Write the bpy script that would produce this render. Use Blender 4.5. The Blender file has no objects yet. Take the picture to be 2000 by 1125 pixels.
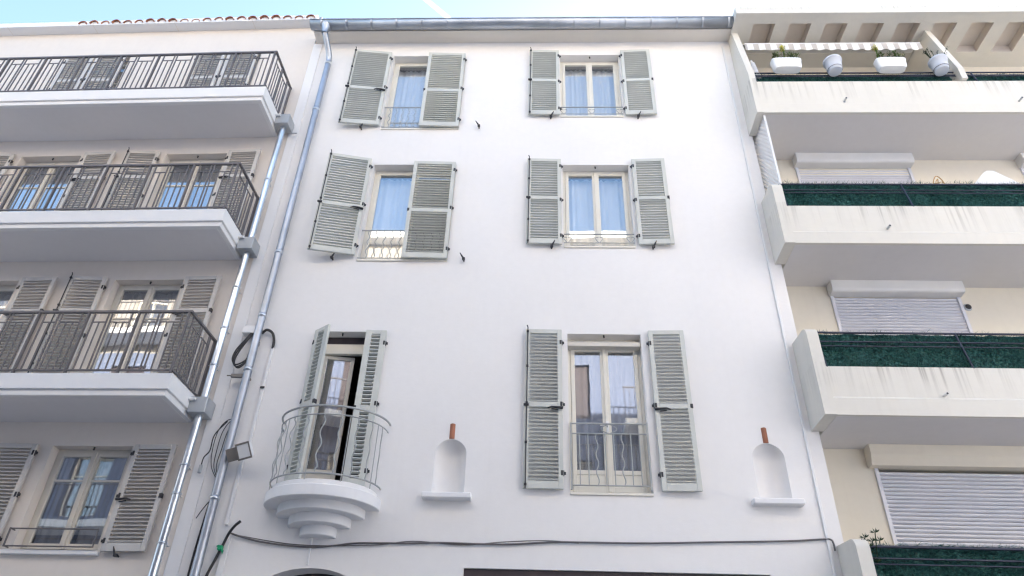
import bpy, math, random
from mathutils import Matrix, Vector
random.seed(7)
R_ = math.radians
S = bpy.context.scene
COL = S.collection

# ------------------------------------------------------------------ camera
cam = bpy.data.cameras.new('camera'); cam_o = bpy.data.objects.new('camera', cam); COL.objects.link(cam_o)
cam.sensor_width = 36.0; cam.lens = 25.2; cam.clip_start = 0.05; cam.clip_end = 3000
RR = ((0.99925766, 0.0078053, -0.03772545), (0.02692652, 0.55883559, 0.82884121), (0.02755168, -0.82924174, 0.55821057))
cam_o.matrix_world = Matrix(((RR[0][0], -RR[0][1], -RR[0][2], 0.0), (RR[1][0], -RR[1][1], -RR[1][2], -8.9),
                             (RR[2][0], -RR[2][1], -RR[2][2], 1.6), (0, 0, 0, 1)))
S.camera = cam_o

# ------------------------------------------------------------------ sky, sun, exposure
SUN_EL, SUN_AZ = 13.0, 32.0          # azimuth measured from +Y towards +X
SKY_STRENGTH, SUN_STRENGTH, EXPOSURE = 0.15, 4.2, 2.52
wd = bpy.data.worlds.new('World'); S.world = wd; wd.use_nodes = True
nt = wd.node_tree; nt.nodes.clear()
out = nt.nodes.new('ShaderNodeOutputWorld'); bg = nt.nodes.new('ShaderNodeBackground')
sky = nt.nodes.new('ShaderNodeTexSky'); sky.sky_type = 'NISHITA'; sky.sun_disc = False
sky.sun_elevation = R_(SUN_EL); sky.sun_rotation = R_(SUN_AZ); sky.air_density = 1.0; sky.dust_density = 3.0; sky.ozone_density = 1.9
# a thin contrail drawn in the sky
tc = nt.nodes.new('ShaderNodeTexCoord')
a = Vector((-0.14761761, 0.55437496, 0.81907108)); b = Vector((-0.12302743, 0.57265233, 0.81051438))
nrm = a.cross(b).normalized()
def vdot(v, w):
    n = nt.nodes.new('ShaderNodeVectorMath'); n.operation = 'DOT_PRODUCT'
    nt.links.new(v, n.inputs[0]); n.inputs[1].default_value = w; return n.outputs['Value']
def mth(op, x, y=None, clamp=False):
    n = nt.nodes.new('ShaderNodeMath'); n.operation = op; n.use_clamp = clamp
    for i, q in enumerate((x, y)):
        if q is None: continue
        if isinstance(q, (int, float)): n.inputs[i].default_value = q
        else: nt.links.new(q, n.inputs[i])
    return n.outputs[0]
d0 = mth('ABSOLUTE', vdot(tc.outputs['Generated'], nrm))
ln = mth('SUBTRACT', 1.0, mth('DIVIDE', d0, 0.0034), True)
up = mth('MULTIPLY', mth('SUBTRACT', vdot(tc.outputs['Generated'], (b - a).normalized()), -0.5), 1.0, True)
fr = mth('MULTIPLY', mth('GREATER_THAN', vdot(tc.outputs['Generated'], b), 0.90), ln)
mix = nt.nodes.new('ShaderNodeMix'); mix.data_type = 'RGBA'
nt.links.new(mth('MULTIPLY', fr, 0.55), mix.inputs[0]); nt.links.new(sky.outputs[0], mix.inputs[6]); mix.inputs[7].default_value = (6.5, 6.7, 7.0, 1)
nt.links.new(mix.outputs[2], bg.inputs[0]); bg.inputs[1].default_value = SKY_STRENGTH
nt.links.new(bg.outputs[0], out.inputs[0])
sl = bpy.data.lights.new('sun', 'SUN'); sl.energy = SUN_STRENGTH; sl.angle = R_(0.53); sl.color = (1.0, 0.95, 0.88)
so = bpy.data.objects.new('sun', sl); COL.objects.link(so)
sd = Vector((math.sin(R_(SUN_AZ)) * math.cos(R_(SUN_EL)), math.cos(R_(SUN_AZ)) * math.cos(R_(SUN_EL)), math.sin(R_(SUN_EL))))
so.rotation_euler = sd.to_track_quat('Z', 'Y').to_euler(); so.location = (0, 0, 40)
S.view_settings.view_transform = 'Standard'; S.view_settings.look = 'None'; S.view_settings.gamma = 1.0
S.view_settings.exposure = EXPOSURE; S.view_settings.use_curve_mapping = False
S.cycles.use_denoising = True
try:
    S.cycles.denoiser = 'OPENIMAGEDENOISE'; S.cycles.denoising_input_passes = 'RGB_ALBEDO_NORMAL'
except Exception: pass
S.cycles.max_bounces = 10; S.cycles.diffuse_bounces = 7; S.cycles.glossy_bounces = 4; S.cycles.transparent_max_bounces = 16
S.cycles.sample_clamp_indirect = 6.0; S.cycles.blur_glossy = 1.0; S.cycles.caustics_refractive = False
S.cycles.filter_width = 1.3

# ------------------------------------------------------------------ materials
def new_mat(name):
    m = bpy.data.materials.new(name); m.use_nodes = True; t = m.node_tree
    return m, t, t.nodes['Principled BSDF']
def L(t, a_, b_): t.links.new(a_, b_)
def node(t, kind, **kw):
    n = t.nodes.new(kind)
    for k, v in kw.items(): setattr(n, k, v)
    return n
def noise(t, scale, detail=4.0, vec=None, sc=None):
    n = node(t, 'ShaderNodeTexNoise'); n.inputs['Scale'].default_value = scale; n.inputs['Detail'].default_value = detail
    if vec is None:
        g = node(t, 'ShaderNodeNewGeometry'); vec = g.outputs['Position']
    if sc:
        mp = node(t, 'ShaderNodeMapping'); mp.inputs['Scale'].default_value = sc; L(t, vec, mp.inputs[0]); vec = mp.outputs[0]
    L(t, vec, n.inputs['Vector']); return n.outputs['Fac']
def ramp(t, fac, stops):
    r = node(t, 'ShaderNodeValToRGB'); el = r.color_ramp.elements
    while len(el) < len(stops): el.new(0.5)
    for e, (p, c) in zip(el, stops):
        e.position = p; e.color = (*c, 1) if len(c) == 3 else c
    L(t, fac, r.inputs[0]); return r.outputs[0]
def bump(t, b_, fac, strength, dist):
    n = node(t, 'ShaderNodeBump'); n.inputs['Strength'].default_value = strength; n.inputs['Distance'].default_value = dist
    L(t, fac, n.inputs['Height']); L(t, n.outputs[0], b_.inputs['Normal'])
def mixc(t, fac, a_, b_, mode='MIX'):
    n = node(t, 'ShaderNodeMix', data_type='RGBA', blend_type=mode)
    if isinstance(fac, float): n.inputs[0].default_value = fac
    else: L(t, fac, n.inputs[0])
    for i, q in ((6, a_), (7, b_)):
        if isinstance(q, tuple): n.inputs[i].default_value = (*q, 1)
        else: L(t, q, n.inputs[i])
    return n.outputs[2]
def sc3(c, k): return tuple(min(1, v * k) for v in c)

def plaster(name, col, var=0.05, grain=90, bs=0.1, streak=0.0, streak_col=(0.12, 0.1, 0.08), drips=None):
    m, t, b_ = new_mat(name); b_.inputs['Roughness'].default_value = 0.92; b_.inputs['Specular IOR Level'].default_value = 0.2
    big = noise(t, 0.7, 6.0); c = ramp(t, big, [(0.3, sc3(col, 1 - var)), (0.7, sc3(col, 1 + var * 0.4))])
    fine = noise(t, 9.0, 5.0); c = mixc(t, 0.35, c, ramp(t, fine, [(0.3, sc3(col, 1 - var * 1.2)), (0.65, col)]))
    if streak:
        s = noise(t, 1.0, 5.0, sc=(9, 9, 0.35)); k = ramp(t, s, [(0.55, (0, 0, 0)), (0.8, (streak,) * 3)])
        c = mixc(t, k, c, streak_col)
    if drips:     # dirty run-off below an edge: list of edge heights
        g = node(t, 'ShaderNodeNewGeometry'); sp = node(t, 'ShaderNodeSeparateXYZ'); L(t, g.outputs['Position'], sp.inputs[0])
        tot = None
        for z0, ln_ in drips:
            mr = node(t, 'ShaderNodeMapRange'); mr.inputs[1].default_value = z0 - ln_; mr.inputs[2].default_value = z0
            mr.inputs[3].default_value = 0; mr.inputs[4].default_value = 1; L(t, sp.outputs['Z'], mr.inputs[0])
            le = node(t, 'ShaderNodeMath', operation='LESS_THAN'); L(t, sp.outputs['Z'], le.inputs[0]); le.inputs[1].default_value = z0 + 0.05
            mu = node(t, 'ShaderNodeMath', operation='MULTIPLY'); L(t, mr.outputs[0], mu.inputs[0]); L(t, le.outputs[0], mu.inputs[1])
            gt = node(t, 'ShaderNodeMath', operation='GREATER_THAN'); L(t, sp.outputs['Z'], gt.inputs[0]); gt.inputs[1].default_value = z0 - ln_
            m2 = node(t, 'ShaderNodeMath', operation='MULTIPLY'); L(t, mu.outputs[0], m2.inputs[0]); L(t, gt.outputs[0], m2.inputs[1])
            if tot is None: tot = m2.outputs[0]
            else:
                ad = node(t, 'ShaderNodeMath', operation='MAXIMUM'); L(t, tot, ad.inputs[0]); L(t, m2.outputs[0], ad.inputs[1]); tot = ad.outputs[0]
        s = noise(t, 1.0, 6.0, sc=(24, 24, 0.45)); k = ramp(t, s, [(0.48, (0, 0, 0)), (0.68, (0.55,) * 3)])
        s2 = noise(t, 1.3, 3.0); k2 = ramp(t, s2, [(0.4, (0.15,) * 3), (0.65, (1,) * 3)])
        km = mixc(t, 1.0, k, k2, 'MULTIPLY')
        mm = node(t, 'ShaderNodeMath', operation='MULTIPLY'); L(t, km, mm.inputs[0]); L(t, tot, mm.inputs[1])
        c = mixc(t, mm.outputs[0], c, streak_col)
    L(t, c, b_.inputs['Base Color'])
    n1 = noise(t, grain, 3.0); n2 = noise(t, 16.0, 4.0, sc=(1, 1, 1.6))
    ad = node(t, 'ShaderNodeMath', operation='MULTIPLY_ADD'); L(t, n2, ad.inputs[0]); ad.inputs[1].default_value = 1.6; L(t, n1, ad.inputs[2])
    bump(t, b_, ad.outputs[0], bs, 0.006)
    return m
def paint(name, col, rough=0.45, var=0.05, metal=0.0, spec=0.4, bs=0.05, scale=30):
    m, t, b_ = new_mat(name); b_.inputs['Roughness'].default_value = rough; b_.inputs['Metallic'].default_value = metal
    b_.inputs['Specular IOR Level'].default_value = spec
    n = noise(t, 3.0, 5.0); L(t, ramp(t, n, [(0.3, sc3(col, 1 - var)), (0.7, sc3(col, 1 + var))]), b_.inputs['Base Color'])
    if bs: bump(t, b_, noise(t, scale, 3.0), bs, 0.004)
    return m
M = {}
M['white'] = plaster('white_plaster', (0.80, 0.785, 0.77), 0.045, streak=0.04, streak_col=(0.5, 0.48, 0.45))
M['white2'] = plaster('white_trim_plaster', (0.78, 0.775, 0.775), 0.04, streak=0.12, streak_col=(0.45, 0.4, 0.36))
M['beige'] = plaster('beige_plaster', (0.72, 0.665, 0.61), 0.05, streak=0.05, streak_col=(0.42, 0.37, 0.32))
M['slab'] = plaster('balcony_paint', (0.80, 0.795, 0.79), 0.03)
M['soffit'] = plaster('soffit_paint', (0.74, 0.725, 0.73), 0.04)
M['eave'] = plaster('eave_plaster', (0.72, 0.68, 0.62), 0.04)
M['cream'] = plaster('cream_plaster', (0.74, 0.685, 0.58), 0.06, streak=0.06, streak_col=(0.4, 0.33, 0.25))
M['parapet'] = plaster('stained_concrete_paint', (0.67, 0.645, 0.585), 0.05, streak=0.06, drips=[(11.58, 0.5), (8.78, 0.55), (6.06, 0.5), (3.3, 0.5), (13.5, 0.12)])
M['grey_soffit'] = plaster('grey_soffit_paint', (0.68, 0.66, 0.655), 0.05)
M['coffer'] = plaster('coffer_plaster', (0.66, 0.60, 0.54), 0.06)
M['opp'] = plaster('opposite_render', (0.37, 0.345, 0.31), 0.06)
M['opp_low'] = plaster('opposite_wall_shade', (0.16, 0.19, 0.27), 0.08)  # lower wall coloured dark and bluish to stand in for street shade
M['shutter'] = paint('sage_grey_paint', (0.555, 0.565, 0.525), 0.5, 0.06)
M['shutter_l'] = paint('warm_grey_paint', (0.54, 0.52, 0.495), 0.5, 0.06)
M['frame'] = paint('cream_window_paint', (0.72, 0.69, 0.61), 0.4, 0.03)
M['frame_l'] = paint('taupe_window_paint', (0.60, 0.565, 0.50), 0.4, 0.03)
M['iron'] = paint('black_iron', (0.025, 0.025, 0.03), 0.45, 0.2)
M['rail'] = paint('brown_grey_rail_paint', (0.13, 0.12, 0.122), 0.4, 0.08)
M['rail_w'] = paint('pale_iron_paint', (0.36, 0.375, 0.37), 0.45, 0.05)
M['rail_b'] = paint('dark_blue_rail_paint', (0.025, 0.03, 0.055), 0.4, 0.2)
M['zinc'] = paint('zinc', (0.42, 0.45, 0.50), 0.42, 0.12, metal=0.85, scale=12, bs=0.08)
M['galv'] = paint('galvanised_steel', (0.68, 0.72, 0.76), 0.28, 0.12, metal=0.95, scale=10, bs=0.1)
M['galv_d'] = paint('dull_galvanised_steel', (0.45, 0.47, 0.49), 0.5, 0.1, metal=0.6)
M['plastic'] = paint('white_plastic', (0.74, 0.74, 0.74), 0.4, 0.03)
M['roller'] = paint('white_roller_slat', (0.66, 0.66, 0.70), 0.35, 0.03)
M['roller_box'] = paint('roller_housing_paint', (0.72, 0.71, 0.69), 0.4, 0.04)
M['cable'] = paint('black_cable_sheath', (0.03, 0.03, 0.032), 0.5, 0.2)
M['cable_g'] = paint('grey_cable_sheath', (0.14, 0.13, 0.13), 0.55, 0.2)
M['terracotta'] = paint('terracotta', (0.33, 0.14, 0.085), 0.8, 0.2, spec=0.2, bs=0.2)
M['curtain'] = paint('sheer_curtain', (0.78, 0.77, 0.76), 0.9, 0.04, spec=0.1)
M['curtain_m'] = paint('grey_curtain', (0.36, 0.35, 0.37), 0.9, 0.05, spec=0.1)
M['curtain_d'] = paint('taupe_curtain', (0.30, 0.25, 0.23), 0.9, 0.05, spec=0.1)
M['inside'] = paint('dim_interior', (0.22, 0.19, 0.17), 0.9, 0.1, spec=0.1)
M['dark_wood'] = paint('dark_brown_metal', (0.055, 0.042, 0.045), 0.5, 0.15)
M['pot'] = paint('pale_grey_pot', (0.55, 0.58, 0.64), 0.5, 0.05)
M['pot_w'] = paint('white_planter', (0.80, 0.80, 0.80), 0.4, 0.03)
M['leaf'] = paint('leaf_green', (0.09, 0.15, 0.035), 0.6, 0.3, spec=0.2)
M['leaf_d'] = paint('dark_leaf', (0.02, 0.04, 0.018), 0.6, 0.3, spec=0.2)
M['leaf_y'] = paint('yellow_flower', (0.55, 0.52, 0.05), 0.6, 0.2, spec=0.2)
M['straw'] = paint('dry_straw', (0.40, 0.25, 0.11), 0.8, 0.2, spec=0.1)
M['soil'] = paint('potting_soil', (0.05, 0.035, 0.025), 0.95, 0.2, spec=0.1)
M['green'] = paint('green_ribbon', (0.01, 0.28, 0.12), 0.6, 0.1)
M['paving'] = paint('pale_street_paving', (0.24, 0.24, 0.25), 0.9, 0.25, spec=0.2, bs=0.4, scale=80)
M['pave'] = plaster('pavement_concrete', (0.38, 0.37, 0.36), 0.12)
M['lamp'] = paint('lamp_casing', (0.22, 0.20, 0.18), 0.5, 0.15, metal=0.3)
M['white_cloth'] = paint('white_cloth', (0.75, 0.75, 0.76), 0.9, 0.04, spec=0.1)

def glass_mat(name, base, tint, rough=0.012, wavy=0.12):
    m = bpy.data.materials.new(name); m.use_nodes = True; t = m.node_tree; t.nodes.clear()
    o = node(t, 'ShaderNodeOutputMaterial'); mx = node(t, 'ShaderNodeMixShader')
    tr = node(t, 'ShaderNodeBsdfTransparent'); tr.inputs[0].default_value = (*tint, 1)
    gl = node(t, 'ShaderNodeBsdfGlossy'); gl.inputs['Roughness'].default_value = rough; gl.inputs['Color'].default_value = (0.97, 0.98, 1, 1)
    lw = node(t, 'ShaderNodeLayerWeight'); lw.inputs[0].default_value = 0.5
    p = node(t, 'ShaderNodeMath', operation='POWER'); L(t, lw.outputs['Facing'], p.inputs[0]); p.inputs[1].default_value = 4.0
    k = node(t, 'ShaderNodeMath', operation='MULTIPLY_ADD'); L(t, p.outputs[0], k.inputs[0]); k.inputs[1].default_value = 0.9; k.inputs[2].default_value = base
    k.use_clamp = True
    nb = node(t, 'ShaderNodeBump'); nb.inputs['Strength'].default_value = wavy; nb.inputs['Distance'].default_value = 0.01
    L(t, noise(t, 1.6, 1.0), nb.inputs['Height']); L(t, nb.outputs[0], gl.inputs['Normal'])
    L(t, k.outputs[0], mx.inputs[0]); L(t, tr.outputs[0], mx.inputs[1]); L(t, gl.outputs[0], mx.inputs[2]); L(t, mx.outputs[0], o.inputs[0])
    return m
M['glass'] = glass_mat('window_glass', 0.21, (0.94, 0.95, 0.95))

def stripe_mat():
    m, t, b_ = new_mat('striped_canvas'); b_.inputs['Roughness'].default_value = 0.9; b_.inputs['Specular IOR Level'].default_value = 0.1
    g = node(t, 'ShaderNodeNewGeometry'); sp = node(t, 'ShaderNodeSeparateXYZ'); L(t, g.outputs['Position'], sp.inputs[0])
    mu = node(t, 'ShaderNodeMath', operation='MULTIPLY'); L(t, sp.outputs['X'], mu.inputs[0]); mu.inputs[1].default_value = 1 / 0.21
    f = node(t, 'ShaderNodeMath', operation='FRACT'); L(t, mu.outputs[0], f.inputs[0])
    c = ramp(t, f.outputs[0], [(0.0, (0.74, 0.72, 0.69)), (0.5, (0.74, 0.72, 0.69)), (0.52, (0.47, 0.43, 0.39)), (0.97, (0.47, 0.43, 0.39)), (1.0, (0.74, 0.72, 0.69))])
    L(t, c, b_.inputs['Base Color']); return m
M['stripe'] = stripe_mat()
def hedge_mat():
    m, t, b_ = new_mat('artificial_hedge'); b_.inputs['Roughness'].default_value = 0.55; b_.inputs['Specular IOR Level'].default_value = 0.3
    n = noise(t, 34.0, 6.0); c = ramp(t, n, [(0.34, (0.005, 0.03, 0.027)), (0.52, (0.016, 0.088, 0.076)), (0.66, (0.045, 0.15, 0.13)), (0.78, (0.12, 0.22, 0.20))])
    L(t, c, b_.inputs['Base Color']); return m
M['hedge'] = hedge_mat()

# ------------------------------------------------------------------ mesh helpers
class MB:
    def __init__(self): self.v = []; self.f = []; self.s = []
    def add(self, vs, fs, smooth=False):
        o = len(self.v); self.v += [tuple(p) for p in vs]
        for f in fs: self.f.append(tuple(o + i for i in f)); self.s.append(smooth)
        return self
    def box(self, x0, x1, y0, y1, z0, z1):
        return self.add([(x0, y0, z0), (x1, y0, z0), (x1, y1, z0), (x0, y1, z0), (x0, y0, z1), (x1, y0, z1), (x1, y1, z1), (x0, y1, z1)],
                        [(0, 3, 2, 1), (4, 5, 6, 7), (0, 1, 5, 4), (1, 2, 6, 5), (2, 3, 7, 6), (3, 0, 4, 7)])
    def bbox(self, x0, x1, y0, y1, z0, z1, c=0.004):
        """box with chamfered edges (convex hull of inset corner triples)"""
        xs, ys, zs = (x0, x1), (y0, y1), (z0, z1); vs = []; ix = {}
        for i in (0, 1):
            for j in (0, 1):
                for k in (0, 1):
                    sx, sy, sz = (1 - 2 * i), (1 - 2 * j), (1 - 2 * k)
                    for ax in range(3):
                        p = [xs[i] + sx * c, ys[j] + sy * c, zs[k] + sz * c]; p[ax] = (xs[i], ys[j], zs[k])[ax]
                        ix[(i, j, k, ax)] = len(vs); vs.append(p)
        fs = []
        for s in (0, 1):
            q = [ix[(s, 0, 0, 0)], ix[(s, 1, 0, 0)], ix[(s, 1, 1, 0)], ix[(s, 0, 1, 0)]]; fs.append(q if s else q[::-1])
            q = [ix[(0, s, 0, 1)], ix[(0, s, 1, 1)], ix[(1, s, 1, 1)], ix[(1, s, 0, 1)]]; fs.append(q if s else q[::-1])
            q = [ix[(0, 0, s, 2)], ix[(1, 0, s, 2)], ix[(1, 1, s, 2)], ix[(0, 1, s, 2)]]; fs.append(q if s else q[::-1])
        for a_ in (0, 1):
            for b_ in (0, 1):
                fs.append([ix[(0, a_, b_, 1)], ix[(1, a_, b_, 1)], ix[(1, a_, b_, 2)], ix[(0, a_, b_, 2)]])
                fs.append([ix[(a_, 0, b_, 0)], ix[(a_, 1, b_, 0)], ix[(a_, 1, b_, 2)], ix[(a_, 0, b_, 2)]])
                fs.append([ix[(a_, b_, 0, 0)], ix[(a_, b_, 1, 0)], ix[(a_, b_, 1, 1)], ix[(a_, b_, 0, 1)]])
        for i in (0, 1):
            for j in (0, 1):
                for k in (0, 1): fs.append([ix[(i, j, k, 0)], ix[(i, j, k, 1)], ix[(i, j, k, 2)]])
        return self.add(vs, fs)
    def prism(self, poly, axis, a0, a1):
        """extrude a 2D polygon; axis 'x': poly in (y,z), 'y': (x,z), 'z': (x,y)"""
        def P(p, a_):
            return {'x': (a_, p[0], p[1]), 'y': (p[0], a_, p[1]), 'z': (p[0], p[1], a_)}[axis]
        n = len(poly)
        return self.add([P(p, a0) for p in poly] + [P(p, a1) for p in poly],
                        [tuple(range(n))[::-1], tuple(range(n, 2 * n))] + [(i, (i + 1) % n, n + (i + 1) % n, n + i) for i in range(n)])
    def tube(self, pts, r, n=8, caps=True):
        pts = [Vector(p) for p in pts]; rings = []; ref = None
        for i, p in enumerate(pts):
            d = (pts[min(i + 1, len(pts) - 1)] - pts[max(i - 1, 0)]).normalized()
            if ref is None: ref = d.orthogonal().normalized()
            ref = (ref - d * ref.dot(d)); ref = ref.normalized() if ref.length > 1e-6 else d.orthogonal().normalized()
            bi = d.cross(ref); rr = r[i] if isinstance(r, (list, tuple)) else r
            rings.append([p + (ref * math.cos(2 * math.pi * k / n) + bi * math.sin(2 * math.pi * k / n)) * rr for k in range(n)])
        vs = [q for g in rings for q in g]; fs = []
        for i in range(len(rings) - 1):
            for k in range(n): fs.append((i * n + k, i * n + (k + 1) % n, (i + 1) * n + (k + 1) % n, (i + 1) * n + k))
        self.add(vs, fs, n > 5)
        if caps: self.add(rings[0] + rings[-1], [tuple(range(n))[::-1], tuple(range(n, 2 * n))])
        return self
    def lathe(self, prof, cx, cy, n=20, sy=1.0, a0=0.0, a1=2 * math.pi):
        full = abs(a1 - a0 - 2 * math.pi) < 1e-6; m = n if full else n + 1; vs = []
        for (r, z) in prof:
            for k in range(m):
                a_ = a0 + (a1 - a0) * k / n; vs.append((cx + r * math.cos(a_), cy + r * sy * math.sin(a_), z))
        fs = []
        for i in range(len(prof) - 1):
            for k in range(n):
                k2 = (k + 1) % m if full else k + 1
                fs.append((i * m + k, i * m + k2, (i + 1) * m + k2, (i + 1) * m + k))
        return self.add(vs, fs, True)
    def mesh(self, name, mat):
        me = bpy.data.meshes.new(name); me.from_pydata(self.v, [], self.f); me.polygons.foreach_set('use_smooth', self.s)
        if mat: me.materials.append(M[mat] if isinstance(mat, str) else mat)
        me.update(); return me
    def build(self, name, mat, parent=None, loc=(0, 0, 0), rotz=0.0, kind=None):
        return inst(name, self.mesh(name, mat), parent, loc, rotz, kind)
def inst(name, me, parent=None, loc=(0, 0, 0), rotz=0.0, kind=None):
    o = bpy.data.objects.new(name, me); COL.objects.link(o); o.location = loc; o.rotation_euler = (0, 0, rotz)
    if parent is not None: o.parent = parent
    if kind: o['kind'] = kind
    return o
def empty(name, loc=(0, 0, 0), rotz=0.0):
    o = bpy.data.objects.new(name, None); COL.objects.link(o); o.location = loc; o.rotation_euler = (0, 0, rotz); o.empty_display_size = 0.2; return o
def tag(o, label, cat, group=None, kind=None):
    o['label'] = label; o['category'] = cat
    if group: o['group'] = group
    if kind: o['kind'] = kind
    return o
def smooth_pts(pts, k=6):
    """Catmull-Rom through the points"""
    P = [Vector(p) for p in pts]; o = []
    for i in range(len(P) - 1):
        p0, p1, p2, p3 = P[max(i - 1, 0)], P[i], P[i + 1], P[min(i + 2, len(P) - 1)]
        for j in range(k):
            t = j / k
            o.append(0.5 * ((2 * p1) + (p2 - p0) * t + (2 * p0 - 5 * p1 + 4 * p2 - p3) * t * t + (3 * p1 - p0 - 3 * p2 + p3) * t ** 3))
    return o + [P[-1]]

def wall_mesh(x0, x1, z0, z1, opens, depth, y=0.0):
    """front sheet with rectangular openings, plus reveals; opens: (xa,xb,za,zb,reveal?)"""
    xs = sorted({x0, x1, *[v for o in opens for v in o[:2]]}); zs = sorted({z0, z1, *[v for o in opens for v in o[2:4]]})
    xs = [v for v in xs if x0 <= v <= x1]; zs = [v for v in zs if z0 <= v <= z1]
    mb = MB(); ix = {}
    def V(x, yy, z):
        k = (round(x, 5), round(yy, 5), round(z, 5))
        if k not in ix: ix[k] = len(mb.v); mb.v.append((x, yy, z))
        return ix[k]
    def F(*q): mb.f.append(q); mb.s.append(False)
    for i in range(len(xs) - 1):
        for j in range(len(zs) - 1):
            cx, cz = (xs[i] + xs[i + 1]) / 2, (zs[j] + zs[j + 1]) / 2
            if any(o[0] < cx < o[1] and o[2] < cz < o[3] for o in opens): continue
            F(V(xs[i], y, zs[j]), V(xs[i + 1], y, zs[j]), V(xs[i + 1], y, zs[j + 1]), V(xs[i], y, zs[j + 1]))
    for o in opens:
        if len(o) > 4 and not o[4]: continue
        a_, b_, c_, d_ = o[:4]; yb = y + depth
        for (p, q) in (((a_, c_), (a_, d_)), ((a_, d_), (b_, d_)), ((b_, d_), (b_, c_)), ((b_, c_), (a_, c_))):
            F(V(p[0], y, p[1]), V(q[0], y, q[1]), V(q[0], yb, q[1]), V(p[0], yb, p[1]))
    return mb

def body(root, x0, x1, y0, y1, z1, mat):
    """side walls, back wall and roof deck behind a facade (closes the building)"""
    m = MB(); m.add([(x0, y0, 0), (x0, y1, 0), (x0, y1, z1), (x0, y0, z1), (x1, y0, 0), (x1, y1, 0), (x1, y1, z1), (x1, y0, z1)],
                    [(0, 1, 2, 3), (4, 7, 6, 5), (1, 5, 6, 2), (3, 2, 6, 7)])
    return m.build('wall', mat, root)

# ------------------------------------------------------------------ windows and shutters
def interior(root, x0, x1, z0, z1, y):
    m = MB(); a0, a1, b0, b1 = x0 - 0.5, x1 + 0.5, z0 - 0.7, z1 + 0.3; d = y + 2.4
    m.add([(a0, y, b0), (a1, y, b0), (a1, y, b1), (a0, y, b1), (a0, d, b0), (a1, d, b0), (a1, d, b1), (a0, d, b1)],
          [(4, 5, 6, 7), (0, 4, 7, 3), (1, 2, 6, 5), (0, 1, 5, 4), (3, 7, 6, 2)])
    return m.build('room', 'inside', root)
def curtain(par, x0, x1, z0, z1, y, mat='curtain', n=40, seed=1, amp=0.02):
    rnd = random.Random(seed); m = MB(); vs = []; ph = rnd.random() * 6
    for i in range(n + 1):
        t = i / n; x = x0 + (x1 - x0) * t
        w = amp * math.sin(t * (x1 - x0) * 55 + ph + 1.5 * math.sin(t * 9 + ph)) + amp * 0.5 * math.sin(t * (x1 - x0) * 23 + ph * 2)
        vs += [(x, y + w, z0), (x, y + w * 0.7, z1)]
    m.add(vs, [(2 * i, 2 * i + 2, 2 * i + 3, 2 * i + 1) for i in range(n)], True)
    return m.build('curtain', mat, par)
def sash(par, x0, x1, z0, z1, y, mat, st=0.055, bot=0.07, panel=0.0, bars=(), loc=(0, 0, 0), rotz=0.0):
    m = MB(); t = 0.045
    m.bbox(x0, x0 + st, y, y + t, z0, z1).bbox(x1 - st, x1, y, y + t, z0, z1)
    m.bbox(x0 + st, x1 - st, y + 0.001, y + t - 0.001, z1 - st, z1).bbox(x0 + st, x1 - st, y + 0.001, y + t - 0.001, z0, z0 + bot)
    gz = z0 + bot
    if panel:
        m.box(x0 + st, x1 - st, y + 0.012, y + t - 0.012, z0 + bot, z0 + bot + panel)
        m.bbox(x0 + st, x1 - st, y + 0.001, y + t - 0.001, z0 + bot + panel, z0 + bot + panel + 0.06); gz = z0 + bot + panel + 0.06
    for bz in bars: m.bbox(x0 + st, x1 - st, y + 0.006, y + t - 0.006, bz - 0.014, bz + 0.014, 0.002)
    o = m.build('sash', mat, par, loc, rotz)
    g = MB().box(x0 + st - 0.004, x1 - st + 0.004, y + 0.018, y + 0.026, gz - 0.004, z1 - st + 0.004)
    return o, g.mesh('pane', 'glass')
def casement(root, x0, x1, z0, z1, y, mat, panel=0.0, bars=(), cur='curtain', seed=1, cz=None, ro=None, head=0.0):
    """fixed frame filling a reveal, two sashes with panes, curtain and room behind"""
    fr = 0.045; m = MB()
    m.bbox(x0 + 0.002, x0 + fr, y, y + 0.07, z0 + 0.002, z1 - 0.002).bbox(x1 - fr, x1 - 0.002, y, y + 0.07, z0 + 0.002, z1 - 0.002)
    m.bbox(x0 + fr, x1 - fr, y + 0.001, y + 0.069, z1 - fr - head, z1 - 0.002).bbox(x0 + fr, x1 - fr, y + 0.001, y + 0.069, z0 + 0.002, z0 + fr)
    w = m.build('window', mat, root); xm = (x0 + x1) / 2; za, zb = z0 + fr + 0.003, z1 - fr - head - 0.003
    for k, (a_, b_) in enumerate(((x0 + fr + 0.003, xm - 0.002), (xm + 0.002, x1 - fr - 0.003))):
        s, gm = sash(w, a_, b_, za, zb, y - 0.012, mat, panel=panel, bars=bars)
        inst('pane', gm, w)
    MB().bbox(xm - 0.022, xm + 0.022, y - 0.03, y - 0.0125, za, zb).build('meeting_strip', mat, w)
    if cur:
        c0 = cz if cz else z0 + 0.05
        curtain(w, x0 + 0.03, xm - 0.01, c0, z1 - 0.06, y + 0.16, cur, seed=seed); curtain(w, xm + 0.01, x1 - 0.03, c0, z1 - 0.06, y + 0.17, cur, seed=seed + 1)
    interior(w, x0, x1, z0, z1, y + 0.075)
    return w

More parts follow.
